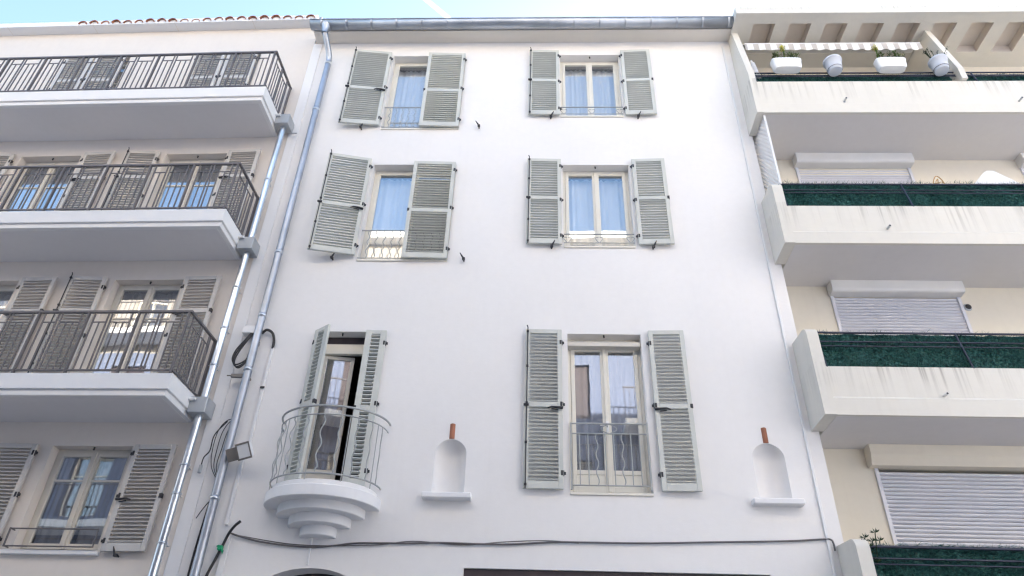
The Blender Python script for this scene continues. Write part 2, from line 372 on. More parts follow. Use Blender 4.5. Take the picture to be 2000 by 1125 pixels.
SLAT_MESH = {}
def slat_mesh(w, mat, pw=0.034, th=0.009, ang=12):
    k = (round(w, 3), mat, pw, ang)
    if k not in SLAT_MESH:
        c, s = math.cos(R_(ang)), math.sin(R_(ang))     # closed leaf: the outer (-y) edge hangs lower
        pr = []
        for (u, v) in ((-pw / 2, -th / 2), (pw / 2, -th / 2), (pw / 2, th / 2), (-pw / 2, th / 2)):
            pr.append((u * c - v * s, u * s + v * c))
        SLAT_MESH[k] = MB().prism(pr, 'x', 0, w).mesh('slat', mat)
    return SLAT_MESH[k]
def shutter(root, hx, hy, z0, w, h, ang, mat, side, each=True, pitch=0.052, mid=0.5, rod=False, latch=False, hinges=True, catch=True, cords=0, stile=0.062, bottom=0.1, single=False, lou=None):
    """louvred leaf. side 'L': hinged at its left jamb (leaf runs +x when closed), 'R': mirrored. ang: opening angle."""
    t = 0.042; sg = 1 if side == 'L' else -1
    rz = -R_(ang) if side == 'L' else R_(ang)
    def X(a_, b_): return (a_, b_) if sg > 0 else (-b_, -a_)
    m = MB(); top = 0.066; mr = 0.075
    m.bbox(*X(0, stile), -t / 2, t / 2, 0, h); m.bbox(*X(w - stile, w), -t / 2, t / 2, 0, h)
    zones = [(bottom, h * mid - mr / 2), (h * mid + mr / 2, h - top)]
    if single: zones = [(bottom, h - top)]
    else: m.bbox(*X(stile, w - stile), -t / 2 + 0.001, t / 2 - 0.001, h * mid - mr / 2, h * mid + mr / 2)
    m.bbox(*X(stile, w - stile), -t / 2 + 0.001, t / 2 - 0.001, 0, bottom); m.bbox(*X(stile, w - stile), -t / 2 + 0.001, t / 2 - 0.001, h - top, h)
    o = m.build('shutter', mat, root, (hx, hy, z0), rz)
    sm = slat_mesh(w - 2 * stile + 0.01, mat, 0.046, 0.015, lou) if lou else slat_mesh(w - 2 * stile + 0.01, mat); x0 = X(stile - 0.005, w - stile + 0.005)[0]; allm = MB()
    for (a_, b_) in zones:
        n = max(1, int((b_ - a_) / pitch)); st = (b_ - a_) / n
        for i in range(n):
            zc = a_ + st * (i + 0.5)
            if each: inst('slat', sm, o, (x0, 0, zc))
            else:
                allm.add([(v.co.x + x0, v.co.y, v.co.z + zc) for v in sm.vertices], [tuple(p.vertices) for p in sm.polygons])
    if not each: allm.build('slats', mat, o, kind='stuff')
    if hinges:
        for hz in (0.09, 0.5, 0.91):
            q = MB(); q.tube([(0.0, 0, h * hz - 0.035), (0.0, 0, h * hz + 0.035)], 0.014, 6)
            q.bbox(*X(0.004, 0.03), -t / 2 - 0.006, t / 2 + 0.006, h * hz - 0.032, h * hz + 0.032, 0.002)
            q.bbox(*X(-0.034, -0.004), -0.008, 0.008, h * hz - 0.018, h * hz + 0.018, 0.002)
            q.build('hinge', 'iron', o)
    yi = t / 2 + 0.012          # inner face looks outwards once the leaf is swung open
    if rod:
        xr = X(w - 0.03, w - 0.03)[0]
        q = MB().tube([(xr, yi, -0.01), (xr, yi, h + 0.02), (xr + sg * 0.012, yi + 0.004, h + 0.05)], 0.008, 6)
        for hz in (0.02, 0.26, 0.5, 0.74, 0.98): q.bbox(xr - 0.016, xr + 0.016, t / 2 + 0.0005, yi + 0.012, h * hz - 0.014, h * hz + 0.014, 0.002)
        q.bbox(*X(w - 0.06, w + 0.012), t / 2 + 0.001, yi + 0.022, h * mid - 0.03, h * mid - 0.006, 0.003)
        q.build('bolt_rod', 'iron', o)
    elif catch:
        q = MB().bbox(*X(w - 0.028, w + 0.008), -t / 2 - 0.004, t / 2 + 0.008, h * mid - 0.03, h * mid + 0.03, 0.003); q.build('strike_plate', 'iron', o)
    if latch:
        xa = 0.02; q = MB()
        q.tube([(sg * 0.0, yi, h * mid - 0.05), (sg * 0.07, yi + 0.025, h * mid - 0.055), (sg * 0.15, yi + 0.03, h * mid - 0.05), (sg * 0.2, yi + 0.01, h * mid - 0.06)], [0.02, 0.017, 0.012, 0.008], 6)
        q.tube([(sg * 0.06, yi + 0.02, h * mid - 0.09), (sg * 0.15, yi + 0.02, h * mid - 0.075)], 0.009, 6)
        q.build('latch', 'iron', o)
    return o
def holdback(root, x, z, y=-0.0, s=1, lean=0.05, name='shutter_hook'):
    q = MB().tube([(x, y + 0.02, z - 0.045), (x, y - 0.075, z - 0.05), (x - s * 0.01, y - 0.085, z - 0.035), (x - s * lean, y - 0.09, z + 0.05)], [0.012, 0.014, 0.016, 0.007], 6)
    q.bbox(x - 0.022, x + 0.022, y - 0.095, y - 0.045, z - 0.065, z - 0.035, 0.003)
    return q.build(name, 'iron', root)
def pin(root, x, z, y):
    return MB().tube([(x, y, z + 0.01), (x + 0.004, y - 0.01, z - 0.045)], 0.013, 6).build('stop_pin', 'iron', root)

# ================================================================== the ground
gr = MB().add([(-600, -600, 0), (600, -600, 0), (600, 600, 0), (-600, 600, 0)], [(0, 1, 2, 3)]).build('road', 'paving', kind='structure')
gr['label'] = 'pale paved street in front of the houses'
for nm, ya, yb in (('pavement', -1.5, 0.0), ('pavement', -11.0, -9.9)):
    p = MB().bbox(-60, 60, ya, yb, 0.002, 0.13, 0.01).build(nm, 'pave', kind='structure')

# ================================================================== white house in the middle
C = empty('white_house', (0, 0, 0))
tag(C, 'white plastered four-storey house with grey-green louvred shutters, between the two balconied blocks', 'building')
CX0, CX1, EV = -4.45, 3.66, 13.35
opens = [(0.36, 1.48, 11.28, 12.97), (0.38, 1.49, 8.37, 10.11), (0.41, 1.45, 4.50, 6.81), (-2.83, -1.44, 10.97, 12.96), (-2.83, -1.42, 8.09, 10.11), (-3.16, -2.19, 4.46, 6.81)]
NI = [(-1.13, 0.205, 4.45, 5.19 - 0.205), (2.95, 0.205, 4.45, 5.20 - 0.205)]
niche_cells = [(cx - r - 0.06, cx + r + 0.06, z0, zs + r + 0.06, False) for cx, r, z0, zs in NI]
ARCH = (-2.69, 0.62, 0.0, 3.54 - 0.30)        # segmental door arch
arch_cell = [(ARCH[0] - ARCH[1], ARCH[0] + ARCH[1], 0.0, 3.6, False)]
shop = [(-0.87, 2.73, 0.0, 3.58)]
wm = wall_mesh(CX0, CX1, 0.0, EV, opens + niche_cells + arch_cell + shop, 0.22)
for cx, r, z0, zs in NI:                          # half-round niches with a domed head
    n = 20; arc = [(cx - r * math.cos(math.pi * i / n), zs + r * math.sin(math.pi * i / n)) for i in range(n + 1)]
    xa, xb, zt = cx - r - 0.06, cx + r + 0.06, zs + r + 0.06
    def edge(i):
        p = math.pi * i / n; c_, s_ = -math.cos(p), math.sin(p); k = min((r + 0.06) / max(abs(c_), 1e-6), (r + 0.06) / max(abs(s_), 1e-6)); return (cx + c_ * k, zs + s_ * k)
    vs = [(p[0], 0, p[1]) for p in arc] + [(edge(i)[0], 0, edge(i)[1]) for i in range(n + 1)]
    wm.add(vs, [(i, i + 1, n + 2 + i, n + 1 + i) for i in range(n)])
    wm.add([(xa, 0, z0), (cx - r, 0, z0), (cx - r, 0, zs), (xa, 0, zs)], [(0, 1, 2, 3)]); wm.add([(cx + r, 0, z0), (xb, 0, z0), (xb, 0, zs), (cx + r, 0, zs)], [(0, 1, 2, 3)])
    dep = 0.17; K = 10; rows = []
    for z, cs in [(z0, 1.0), (zs, 1.0)] + [(None, math.pi / 2 * j / K) for j in range(1, K + 1)]:
        row = []
        for i in range(n + 1):
            p = math.pi * i / n
            if z is not None: row.append((cx - r * math.cos(p), dep * math.sin(p), z))
            else: row.append((cx - r * math.cos(p) * math.cos(cs), dep * math.sin(p) * math.cos(cs), zs + r * math.sin(cs)))
        rows.append(row)
    vs = [q for rw in rows for q in rw]; w_ = n + 1
    wm.add(vs, [(j * w_ + i, j * w_ + i + 1, (j + 1) * w_ + i + 1, (j + 1) * w_ + i) for j in range(len(rows) - 1) for i in range(n)], True)
ax, ar, _, az = ARCH; n = 16
arc = [(ax - ar * math.cos(math.pi * i / n), az + 0.30 * math.sin(math.pi * i / n)) for i in range(n + 1)]
wm.add([(p[0], 0, p[1]) for p in arc] + [(p[0], 0, 3.6) for p in arc], [(i, i + 1, n + 2 + i, n + 1 + i) for i in range(n)])
full = [(ax - ar, 0.0)] + arc + [(ax + ar, 0.0)]
wm.add([(p[0], 0, p[1]) for p in full] + [(p[0], 0.3, p[1]) for p in full], [(i, i + 1, len(full) + i + 1, len(full) + i) for i in range(len(full) - 1)])
wm.build('wall', 'white', C)
body(C, CX0, CX1, 0.0, 9.0, 13.75, 'white')
MB().prism([(x, z) for x, z in full], 'y', 0.29, 0.33).build('door', 'dark_wood', C)
MB().box(-0.9, 2.76, 0.2, 0.24, 0, 3.6).build('shop_shutter', 'dark_wood', C)
for i in range(10):
    MB().bbox(-0.868, 2.728, 0.15, 0.199, 3.33 - 0.1 * i, 3.42 - 0.1 * i).build('shop_slat', 'dark_wood', C)
MB().bbox(-0.868, 2.728, 0.03, 0.19, 3.43, 3.576).build('shop_lintel', 'dark_wood', C)
MB().bbox(CX0 - 0.003, -4.28, -0.018, 0.0, 0.02, 13.3, 0.004).build('pilaster_strip', 'white2', C)
for cx, r, z0, zs in NI:
    MB().bbox(cx - 0.31, cx + 0.31, -0.13, 0.15, z0 - 0.075, z0, 0.012).build('niche_shelf', 'white2', C)
    q = MB(); q.add([(cx - 0.035 + 0.07 * k / 8, -0.028 * math.sin(math.pi * k / 8) - 0.002, z) for z in (zs + r + 0.004, zs + r + 0.21) for k in range(9)],
                    [(k, k + 1, 10 + k, 9 + k) for k in range(8)], True)
    q.add([(cx - 0.035 + 0.07 * k / 8, -0.028 * math.sin(math.pi * k / 8) - 0.002, zs + r + 0.004) for k in range(9)], [tuple(range(9))])
    q.build('clay_tile', 'terracotta', C)
# eave, roof, gutter
MB().prism([(-0.28, EV), (0.3, EV), (0.3, 13.8), (-0.28, 13.46)], 'x', -4.40, 3.60).build('eave', 'eave', C)
MB().prism([(-0.32, 13.47), (-0.3, 13.462), (9.0, 15.6), (9.0, 15.7)], 'x', -4.40, 3.62).build('roof', 'terracotta', C)
g = MB(); seg = 14; rg = 0.115; gy, gz = -0.395, 13.42
pr = [(gy + rg * math.cos(math.pi + math.pi * k / seg), gz + rg * math.sin(math.pi + math.pi * k / seg)) for k in range(seg + 1)]
pr2 = [(gy + (rg - 0.006) * math.cos(2 * math.pi - math.pi * k / seg), gz + (rg - 0.006) * math.sin(2 * math.pi - math.pi * k / seg)) for k in range(seg + 1)]
g.prism(pr + pr2, 'x', -4.42, 3.62); g.s = [True] * len(g.s)
for e in (-4.42, 3.62): g.prism(pr, 'x', e - 0.003, e + 0.003)
g.tube([(-4.42, gy - rg, gz), (3.62, gy - rg, gz)], 0.013, 8)
gut = g.build('gutter', 'zinc', C)
for i in range(17):
    x = -4.2 + i * 0.482; q = MB()
    pa = [(gy + (rg + 0.003) * math.cos(math.pi + math.pi * k / seg), gz + (rg + 0.003) * math.sin(math.pi + math.pi * k / seg)) for k in range(seg + 1)]
    pb = [(gy + (rg + 0.0005) * math.cos(2 * math.pi - math.pi * k / seg), gz + (rg + 0.0005) * math.sin(2 * math.pi - math.pi * k / seg)) for k in range(seg + 1)]
    q.prism(pa + pb, 'x', x - 0.014, x + 0.014); q.build('gutter_bracket', 'zinc', gut)
# main downpipe with swan neck
px_ = -4.03
path = smooth_pts([(-4.12, -0.395, 13.36), (-4.12, -0.395, 13.22), (-4.10, -0.34, 13.1), (-4.04, -0.17, 12.85), (px_, -0.105, 12.7), (px_, -0.105, 12.5)], 6) + [(px_, -0.105, 0.3)]
dp = MB().tube(path, 0.055, 14).build('downpipe', 'zinc', C)
MB().lathe([(0.056, 13.14), (0.06, 13.2), (0.1, 13.33), (0.11, 13.36)], -4.12, -0.395, 14).build('outlet', 'zinc', dp)
for z in (12.62, 11.35, 8.15, 7.0, 6.12, 4.32):
    MB().lathe([(0.054, z - 0.025), (0.064, z - 0.025), (0.064, z + 0.025), (0.054, z + 0.025)], px_, -0.105, 14).bbox(px_ - 0.012, px_ + 0.012, -0.05, 0.0, z - 0.01, z + 0.01, 0.002).build('pipe_collar', 'galv', dp)
# cable ducts
for pts, w in ((((-3.80, 7.02 - 0.5), (-3.80, 4.98)), 0.02), (((-3.84, 4.95), (-3.84, 4.02)), 0.024), (((-3.78, 3.86), (-3.78, 0.2)), 0.04)):
    MB().bbox(pts[0][0] - w, pts[0][0] + w, -0.032, -0.001, pts[1][1], pts[0][1], 0.005).build('cable_duct', 'plastic', C)
MB().bbox(-3.83, -3.77, -0.05, -0.033, 5.87, 5.9, 0.003).build('duct_clip', 'iron', C)
MB().bbox(3.45, 3.485, -0.03, -0.001, 0.2, 13.2, 0.005).build('cable_duct', 'plastic', C)
MB().bbox(-2.76, -2.735, -0.016, -0.001, 3.57, 3.9, 0.003).build('cable_duct', 'plastic', C)

# -- windows of the middle house
YW = 0.16
def guard_low(root, x0, x1, z):
    q = MB(); q.tube([(x0, -0.03, z), (x1, -0.03, z)], 0.011, 8); g_ = q.build('window_guard', 'rail_w', root)
    MB().tube([(x0, -0.03, z - 0.17), (x1, -0.03, z - 0.17)], 0.008, 6).build('rail', 'rail_w', g_)
    for xc in (x0 + 0.06, (x0 + x1) / 2, x1 - 0.06):
        for s in (-1, 1):
            pts = [(xc + s * (0.008 + 0.052 * math.sin(t * math.pi)), -0.03, z - 0.165 + 0.1 * t + 0.04 * math.sin(t * math.pi)) for t in [i / 8 for i in range(9)]]
            MB().tube(pts, 0.006, 5).build('scroll', 'rail_w', g_)
    return g_
def guard_bars(root, x0, x1, z0, z1, wavy, n, y=-0.02, second=None, posts=False):
    q = MB().tube([(x0, y, z1), (x1, y, z1)], 0.012, 8)
    q.tube([(x0, y, z0), (x1, y, z0)], 0.009, 6)
    if second: q.tube([(x0, y, second), (x1, y, second)], 0.009, 6)
    if posts: q.bbox(x0 - 0.012, x0 + 0.012, y - 0.012, y + 0.012, z0 - 0.06, z1 + 0.01, 0.002).bbox(x1 - 0.012, x1 + 0.012, y - 0.012, y + 0.012, z0 - 0.06, z1 + 0.01, 0.002)
    g_ = q.build('window_guard', 'rail_w', root); zt = second or z1
    for i in range(1, n + 1):
        x = x0 + (x1 - x0) * i / (n + 1)
        if i in wavy: pts = [(x + 0.016 * math.sin(t * 18.8), y, z0 + (zt - z0) * t) for t in [k / 18 for k in range(19)]]
        else: pts = [(x, y, z0), (x, y, zt)]
        MB().tube(pts, 0.0075, 6).build('bar', 'rail_w', g_)
    return g_
casement(C, 0.36, 1.48, 11.28, 12.97, YW, 'frame', seed=3); guard_low(C, 0.36, 1.47, 11.49)
casement(C, 0.38, 1.49, 8.37, 10.11, YW, 'frame', seed=5); guard_low(C, 0.38, 1.48, 8.60)
for x0, x1, z in ((0.36, 1.48, 11.28), (0.38, 1.49, 8.37), (0.41, 1.45, 4.50), (-2.83, -1.44, 10.97), (-2.83, -1.42, 8.09)):
    MB().bbox(x0 + 0.003, x1 - 0.003, -0.022, 0.15, z - 0.022, z + 0.012, 0.004).build('window_sill', 'frame', C)
w = casement(C, 0.41, 1.45, 4.52, 6.81, YW, 'frame', panel=0.16, seed=8, head=0.10, cur='curtain_m')
MB().tube([(0.93, YW - 0.03, 5.45), (0.93, YW - 0.09, 5.45), (0.83, YW - 0.095, 5.45)], 0.012, 6).bbox(0.912, 0.948, YW - 0.042, YW - 0.031, 5.37, 5.53, 0.003).build('handle', 'plastic', w)
MB().bbox(0.415, 1.445, 0.03, 0.158, 6.63, 6.70, 0.004).build('roller_blind_box', 'frame_l', C)
gd = guard_bars(C, 0.43, 1.43, 4.60, 5.43, (3, 6), 8, second=5.29, posts=True)
for s in (-1, 1):
    MB().tube([(0.93 + s * (0.02 + 0.10 * math.sin(t * math.pi) * (1 - 0.3 * t)), -0.02, 5.30 + 0.12 * t) for t in [i / 10 for i in range(11)]], 0.006, 5).build('scroll', 'rail_w', gd)
casement(C, -2.83, -1.44, 10.97, 12.96, YW, 'frame', seed=11)
guard_bars(C, -2.82, -1.46, 11.0, 11.50, tuple(range(1, 13)), 11)
casement(C, -2.83, -1.42, 8.09, 10.11, YW, 'frame', seed=14)
guard_bars(C, -2.82, -1.44, 8.12, 8.66, tuple(range(1, 13)), 10)
for x, z, y in ((0.93, 12.975, 0.05), (0.93, 10.115, 0.05), (0.93, 6.815, 0.04), (-2.5, 6.815, 0.05), (-2.85, 6.815, 0.06)): pin(C, x, z, y)
# shutters: right column folded back flat, left column half open
HY = -0.05
for (zz, hh, hl, hr, wl, ev, md) in ((11.27, 1.76, 0.345, 1.505, 0.565, False, 0.515), (8.385, 1.80, 0.35, 1.535, 0.56, True, 0.52), (4.53, 2.31, 0.355, 1.56, 0.51, True, 0.495)):
    tall = hh > 2
    if tall: hl, hr = 0.325, 1.55
    shutter(C, hl, HY, zz, wl, hh, 178.5, 'shutter', 'L', ev, rod=True, mid=md, latch=tall, lou=-29 if tall else None)
    shutter(C, hr, HY, zz, wl - 0.015, hh, 178, 'shutter', 'R', ev, mid=md, latch=tall, lou=-29 if tall else None)
    if not tall:
        holdback(C, hl - 0.16, zz, s=-1); holdback(C, hr + 0.22, zz, s=-1)
shutter(C, -2.86, HY, 11.01, 0.715, 1.99, 174, 'shutter', 'L', False, rod=True, mid=0.47, latch=True)
shutter(C, -1.44, HY, 10.975, 0.70, 1.98, 2, 'shutter', 'R', False, mid=0.47, lou=26)
shutter(C, -2.86, HY, 8.15, 0.715, 2.04, 168, 'shutter', 'L', True, rod=True, mid=0.47, latch=True)
shutter(C, -1.42, HY, 8.095, 0.705, 2.02, 2, 'shutter', 'R', True, mid=0.47, lou=26)
for (x, z) in ((-3.17, 11.0), (-1.08, 11.03), (-3.2, 8.14), (-1.16, 8.13)): holdback(C, x, z, s=1 if x > -2 else -1, lean=0.06 if x > -2 else 0.04)
# balcony door, with narrow leaves
shutter(C, -3.215, -0.03, 4.55, 0.31, 2.25, 38, 'shutter', 'L', True, rod=False, mid=0.47, stile=0.085, pitch=0.056, lou=-24)
shutter(C, -2.185, -0.03, 4.52, 0.295, 2.29, 3, 'shutter', 'R', True, mid=0.47, stile=0.085, pitch=0.056, lou=-24)
bd = MB(); x0, x1, z0, z1 = -3.16, -2.19, 4.46, 6.81
bd.bbox(x0 + 0.002, x0 + 0.05, YW, YW + 0.07, z0, z1 - 0.002).bbox(x1 - 0.05, x1 - 0.002, YW, YW + 0.07, z0, z1 - 0.002).bbox(x0 + 0.05, x1 - 0.05, YW + 0.001, YW + 0.069, z1 - 0.28, z1 - 0.12)
bdo = bd.build('balcony_door', 'frame', C)
MB().bbox(x0 + 0.05, x1 - 0.05, YW + 0.01, YW + 0.06, z1 - 0.12, z1 - 0.003).build('transom', 'dark_wood', bdo)
s_, gm = sash(bdo, 0, 0.44, 4.50, 6.52, 0, 'frame_l', panel=0.2, loc=(x0 + 0.055, YW + 0.03, 0), rotz=R_(9)); inst('pane', gm, bdo, (x0 + 0.055, YW + 0.03, 0), R_(9))
cu = curtain(bdo, 0.06, 0.40, 4.7, 6.46, 0.07, 'curtain_d', seed=21, amp=0.012); cu.location = (x0 + 0.055, YW + 0.03, 0); cu.rotation_euler.z = R_(9)
s_, gm = sash(bdo, -0.44, 0, 4.50, 6.52, 0, 'frame', panel=0.2, loc=(x1 - 0.055, YW + 0.03, 0), rotz=R_(-62)); inst('pane', gm, bdo, (x1 - 0.055, YW + 0.03, 0), R_(-62))
interior(bdo, x0, x1, z0 + 0.7, z1, YW + 0.075)
# round corbelled balcony
BX = -2.68
def half_disc(rx, ry, za, zb, name, mat='white2'):
    n = 48; q = MB(); c_ = 0.008
    ring = lambda s: [(BX - (rx - s) * math.cos(math.pi * i / n), -(ry - s) * math.sin(math.pi * i / n)) for i in range(n + 1)]
    o_, i_ = ring(0), ring(c_); m_ = n + 1
    q.add([(p[0], p[1], za) for p in i_] + [(p[0], p[1], za + c_) for p in o_] + [(p[0], p[1], zb - c_) for p in o_] + [(p[0], p[1], zb) for p in i_],
          [(k * m_ + i, k * m_ + i + 1, (k + 1) * m_ + i + 1, (k + 1) * m_ + i) for k in (0, 2) for i in range(n)])
    q.add([(p[0], p[1], za + c_) for p in o_] + [(p[0], p[1], zb - c_) for p in o_], [(i, i + 1, m_ + i + 1, m_ + i) for i in range(n)], True)
    q.add([(p[0], p[1], za) for p in i_], [tuple(range(m_))[::-1]]); q.add([(p[0], p[1], zb) for p in i_], [tuple(range(m_))])
    return q.build(name, mat, C)
half_disc(0.72, 0.63, 4.225, 4.365, 'balcony_slab')
half_disc(0.66, 0.57, 4.36, 4.44, 'balcony_floor')
for i, (rx, ry, za, zb) in enumerate(((0.545, 0.48, 4.115, 4.23), (0.385, 0.335, 4.0, 4.12), (0.225, 0.2, 3.885, 4.005))): half_disc(rx, ry, za, zb, 'corbel_step')
rl = MB()
def arcp(z, rx, ry, n=30): return [(BX - rx * math.cos(math.pi * i / n), -ry * math.sin(math.pi * i / n) - 0.01, z) for i in range(n + 1)]
rl.tube(arcp(5.37, 0.715, 0.60), 0.014, 8)
rlo = rl.build('railing', 'rail_w', C)
MB().tube(arcp(5.26, 0.70, 0.59), 0.009, 6).build('rail', 'rail_w', rlo); MB().tube(arcp(4.50, 0.695, 0.585), 0.011, 6).build('rail', 'rail_w', rlo)
for i in range(1, 20):
    a_ = math.pi * i / 20; ca, sa = math.cos(a_), math.sin(a_); pts = []
    if i % 2 == 0:
        for k in range(21):
            t = k / 20; wv = 0.022 * math.sin(t * 16) if 0.05 < t < 0.95 else 0
            pts.append((BX - 0.697 * ca + wv * sa, -0.587 * sa - 0.01 + wv * ca, 4.50 + 0.76 * t))
    else: pts = [(BX - 0.697 * ca, -0.587 * sa - 0.01, 4.42), (BX - 0.70 * ca, -0.59 * sa - 0.01, 5.27)]
    if i % 2 == 0 or i % 4 == 1: MB().tube(pts, 0.0085 if i % 2 == 0 else 0.007, 6).build('bar', 'rail_w', rlo)

# ================================================================== beige block on the left
LB = empty('beige_block', (-4.45, 0.0, 0), 0.0)
DL = -0.024; LB.rotation_euler.z = DL
tag(LB, 'beige apartment block with dark-railed balconies, left of the white house', 'building')
OX = 4.45
def lx(x): return x + OX
lo = [(lx(-6.47), lx(-5.37), 3.68, 5.03)]
for c0, c1 in ((-6.55, -5.46), (-9.2, -8.1)):
    lo += [(lx(c0), lx(c1), 5.66, 7.72), (lx(c0), lx(c1), 8.38, 10.40), (lx(c0), lx(c1), 11.08, 13.08)]
lo += [(lx(-9.2), lx(-8.1), 3.68, 5.03)]
LW = -8.5
wall_mesh(LW, 0.0, 0.0, 13.86, lo, 0.2).build('wall', 'beige', LB)
body(LB, LW, -0.002, 0.0, 9.0, 14.2, 'beige')
for x0, x1, z0, z1 in [(lx(-6.47), lx(-5.37), 3.68, 5.03)]:
    w = casement(LB, x0, x1, z0, z1, 0.14, 'frame_l', bars=(4.6,), cur='curtain_m', seed=31)
    MB().bbox(x0 - 0.12, x1 + 0.04, -0.06, 0.0, z0 - 0.055, z0 - 0.002, 0.006).build('window_sill', 'slab', LB)
    q = MB().tube([(x0 - 0.05, -0.09, z0 + 0.24), (x1 - 0.02, -0.09, z0 + 0.24)], 0.009, 6).tube([(x0 - 0.05, -0.09, z0 + 0.03), (x1 - 0.02, -0.09, z0 + 0.03)], 0.009, 6)
    q.tube([(x0 - 0.05, -0.09, z0 + 0.02), (x0 - 0.05, -0.09, z0 + 0.25)], 0.012, 6).tube([(x0 - 0.05, -0.09, z0 + 0.24), (x0 - 0.05, 0.0, z0 + 0.24)], 0.008, 6)
    q.tube([(x0 - 0.05, -0.09, z0 + 0.03), (x0 - 0.05, 0.0, z0 + 0.03)], 0.008, 6).tube([(x1 - 0.02, -0.09, z0 + 0.02), (x1 - 0.02, -0.09, z0 + 0.25)], 0.01, 6)
    q.build('window_guard', 'rail', LB)
    pin(LB, (x0 + x1) / 2, z1 + 0.005, 0.05)
for c0, c1 in ((-6.55, -5.46), (-9.2, -8.1)):
    for k, (z0, z1) in enumerate(((5.68, 7.72), (8.40, 10.40), (11.10, 13.08))):
        casement(LB, lx(c0), lx(c1), z0, z1, 0.14, 'frame_l', bars=(z1 - 0.62,), panel=0.0, cur='curtain_m', seed=40 + k)
        if k < 2: pin(LB, lx((c0 + c1) / 2), z1 + 0.005, 0.06)
HL = -0.05
shutter(LB, lx(-5.30), HL, 3.67, 0.57, 1.36, 178, 'shutter_l', 'R', True, pitch=0.046, single=True, lou=-22, latch=True); holdback(LB, lx(-5.08), 3.67, s=1)
shutter(LB, lx(-6.64), HL, 3.67, 0.57, 1.36, 178, 'shutter_l', 'L', True, pitch=0.046, single=True, lou=-22)
for k, (z0, h, ev) in enumerate(((5.67, 2.06, True), (8.38, 2.03, False))):
    for c0, c1 in ((-6.60, -5.42), (-9.25, -8.02)):
        shutter(LB, lx(c0 - 0.04), HL, z0, 0.57, h, 176, 'shutter_l', 'L', ev, rod=True, mid=0.70, catch=False, lou=-25 if ev else None)
        shutter(LB, lx(c1 + 0.02), HL, z0, 0.57, h, 178, 'shutter_l', 'R', ev, mid=0.70, latch=True, lou=-25 if ev else None)
for c0, c1 in ((-6.70, -5.50), (-9.35, -8.15)):
    shutter(LB, lx(c0), HL, 11.12, 0.575, 1.96, 2, 'shutter_l', 'L', False, mid=0.62); shutter(LB, lx(c1), HL, 11.12, 0.575, 1.96, 2, 'shutter_l', 'R', False, mid=0.62)
# balconies
YB = -0.87; XE = lx(-4.62)
for bi, (zs, zt) in enumerate(((5.365, 5.67), (8.08, 8.39), (10.775, 11.09))):
    s_ = MB().bbox(LW, XE, YB, -0.001, zs + 0.085, zt, 0.006).build('balcony_slab', 'slab', LB)
    MB().bbox(LW, XE - 0.03, YB + 0.03, -0.002, zs + 0.004, zs + 0.0845, 0.004).build('drip_band', 'slab', s_)
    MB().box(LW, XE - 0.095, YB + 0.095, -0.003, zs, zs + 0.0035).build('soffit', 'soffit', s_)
    yr, xr = YB + 0.035, XE - 0.035; zb, zt2, zm = zt + 0.055, zt + 0.94, zt + 0.78
    q = MB().bbox(LW, xr + 0.02, yr - 0.02, yr + 0.02, zt2 - 0.018, zt2 + 0.018, 0.004)
    q.bbox(xr - 0.02, xr + 0.02, yr + 0.021, -0.002, zt2 - 0.0175, zt2 + 0.0175, 0.004)
    ro = q.build('railing', 'rail', LB)
    MB().bbox(LW, xr + 0.015, yr - 0.013, yr + 0.013, zb - 0.012, zb + 0.012, 0.003).build('bottom_rail', 'rail', ro)
    MB().bbox(xr - 0.013, xr + 0.013, yr + 0.014, -0.002, zb - 0.0115, zb + 0.0115, 0.003).build('bottom_rail', 'rail', ro)
    post = MB().bbox(-0.012, 0.012, -0.022, 0.022, zt - 0.02 - zb, zt2 - zb - 0.018, 0.003).mesh('post', 'rail')
    bar = MB().bbox(-0.009, 0.009, -0.009, 0.009, 0.012, zt2 - zb - 0.018, 0.002).mesh('bar', 'rail')
    low = MB().bbox(-0.008, 0.008, -0.008, 0.008, 0.012, zm - zb - 0.008, 0.002).mesh('bar', 'rail')
    mids = MB().bbox(0, 0.28, -0.007, 0.007, -0.008, 0.008, 0.002).mesh('short_rail', 'rail'); mids2 = MB().bbox(0, 0.19, -0.007, 0.007, -0.008, 0.008, 0.002).mesh('short_rail', 'rail')
    P_ = 0.70; x = xr - 0.02; i = 0
    while x > LW + 0.7 and i < 8:
        inst('post', post, ro, (x, yr, zb))
        for dx, me in ((0.09, bar), (0.18, low), (0.275, low), (0.37, bar), (0.42, bar), (0.515, low), (0.61, bar)): inst('bar', me, ro, (x - dx, yr, zb))
        for dx, me in ((0.37, mids), (0.61, mids2)): inst('short_rail', me, ro, (x - dx, yr, zm))
        x -= P_; i += 1
    for yy, me in ((-0.74, bar), (-0.66, low), (-0.58, low), (-0.50, bar), (-0.455, bar), (-0.38, low), (-0.30, low), (-0.22, bar), (-0.175, bar), (-0.06, bar)): inst('bar', me, ro, (xr, yy, zb))
    for ya in (-0.74, -0.455):
        o_ = inst('short_rail', mids, ro, (xr, ya, zm)); o_.rotation_euler.z = R_(90)
    inst('post', post, ro, (xr, -0.03, zb))
    MB().tube([(XE - 0.06, -0.32, zt - 0.10), (XE + 0.09, -0.32, zt - 0.10)], 0.022, 10).build('overflow_spout', 'plastic', LB)
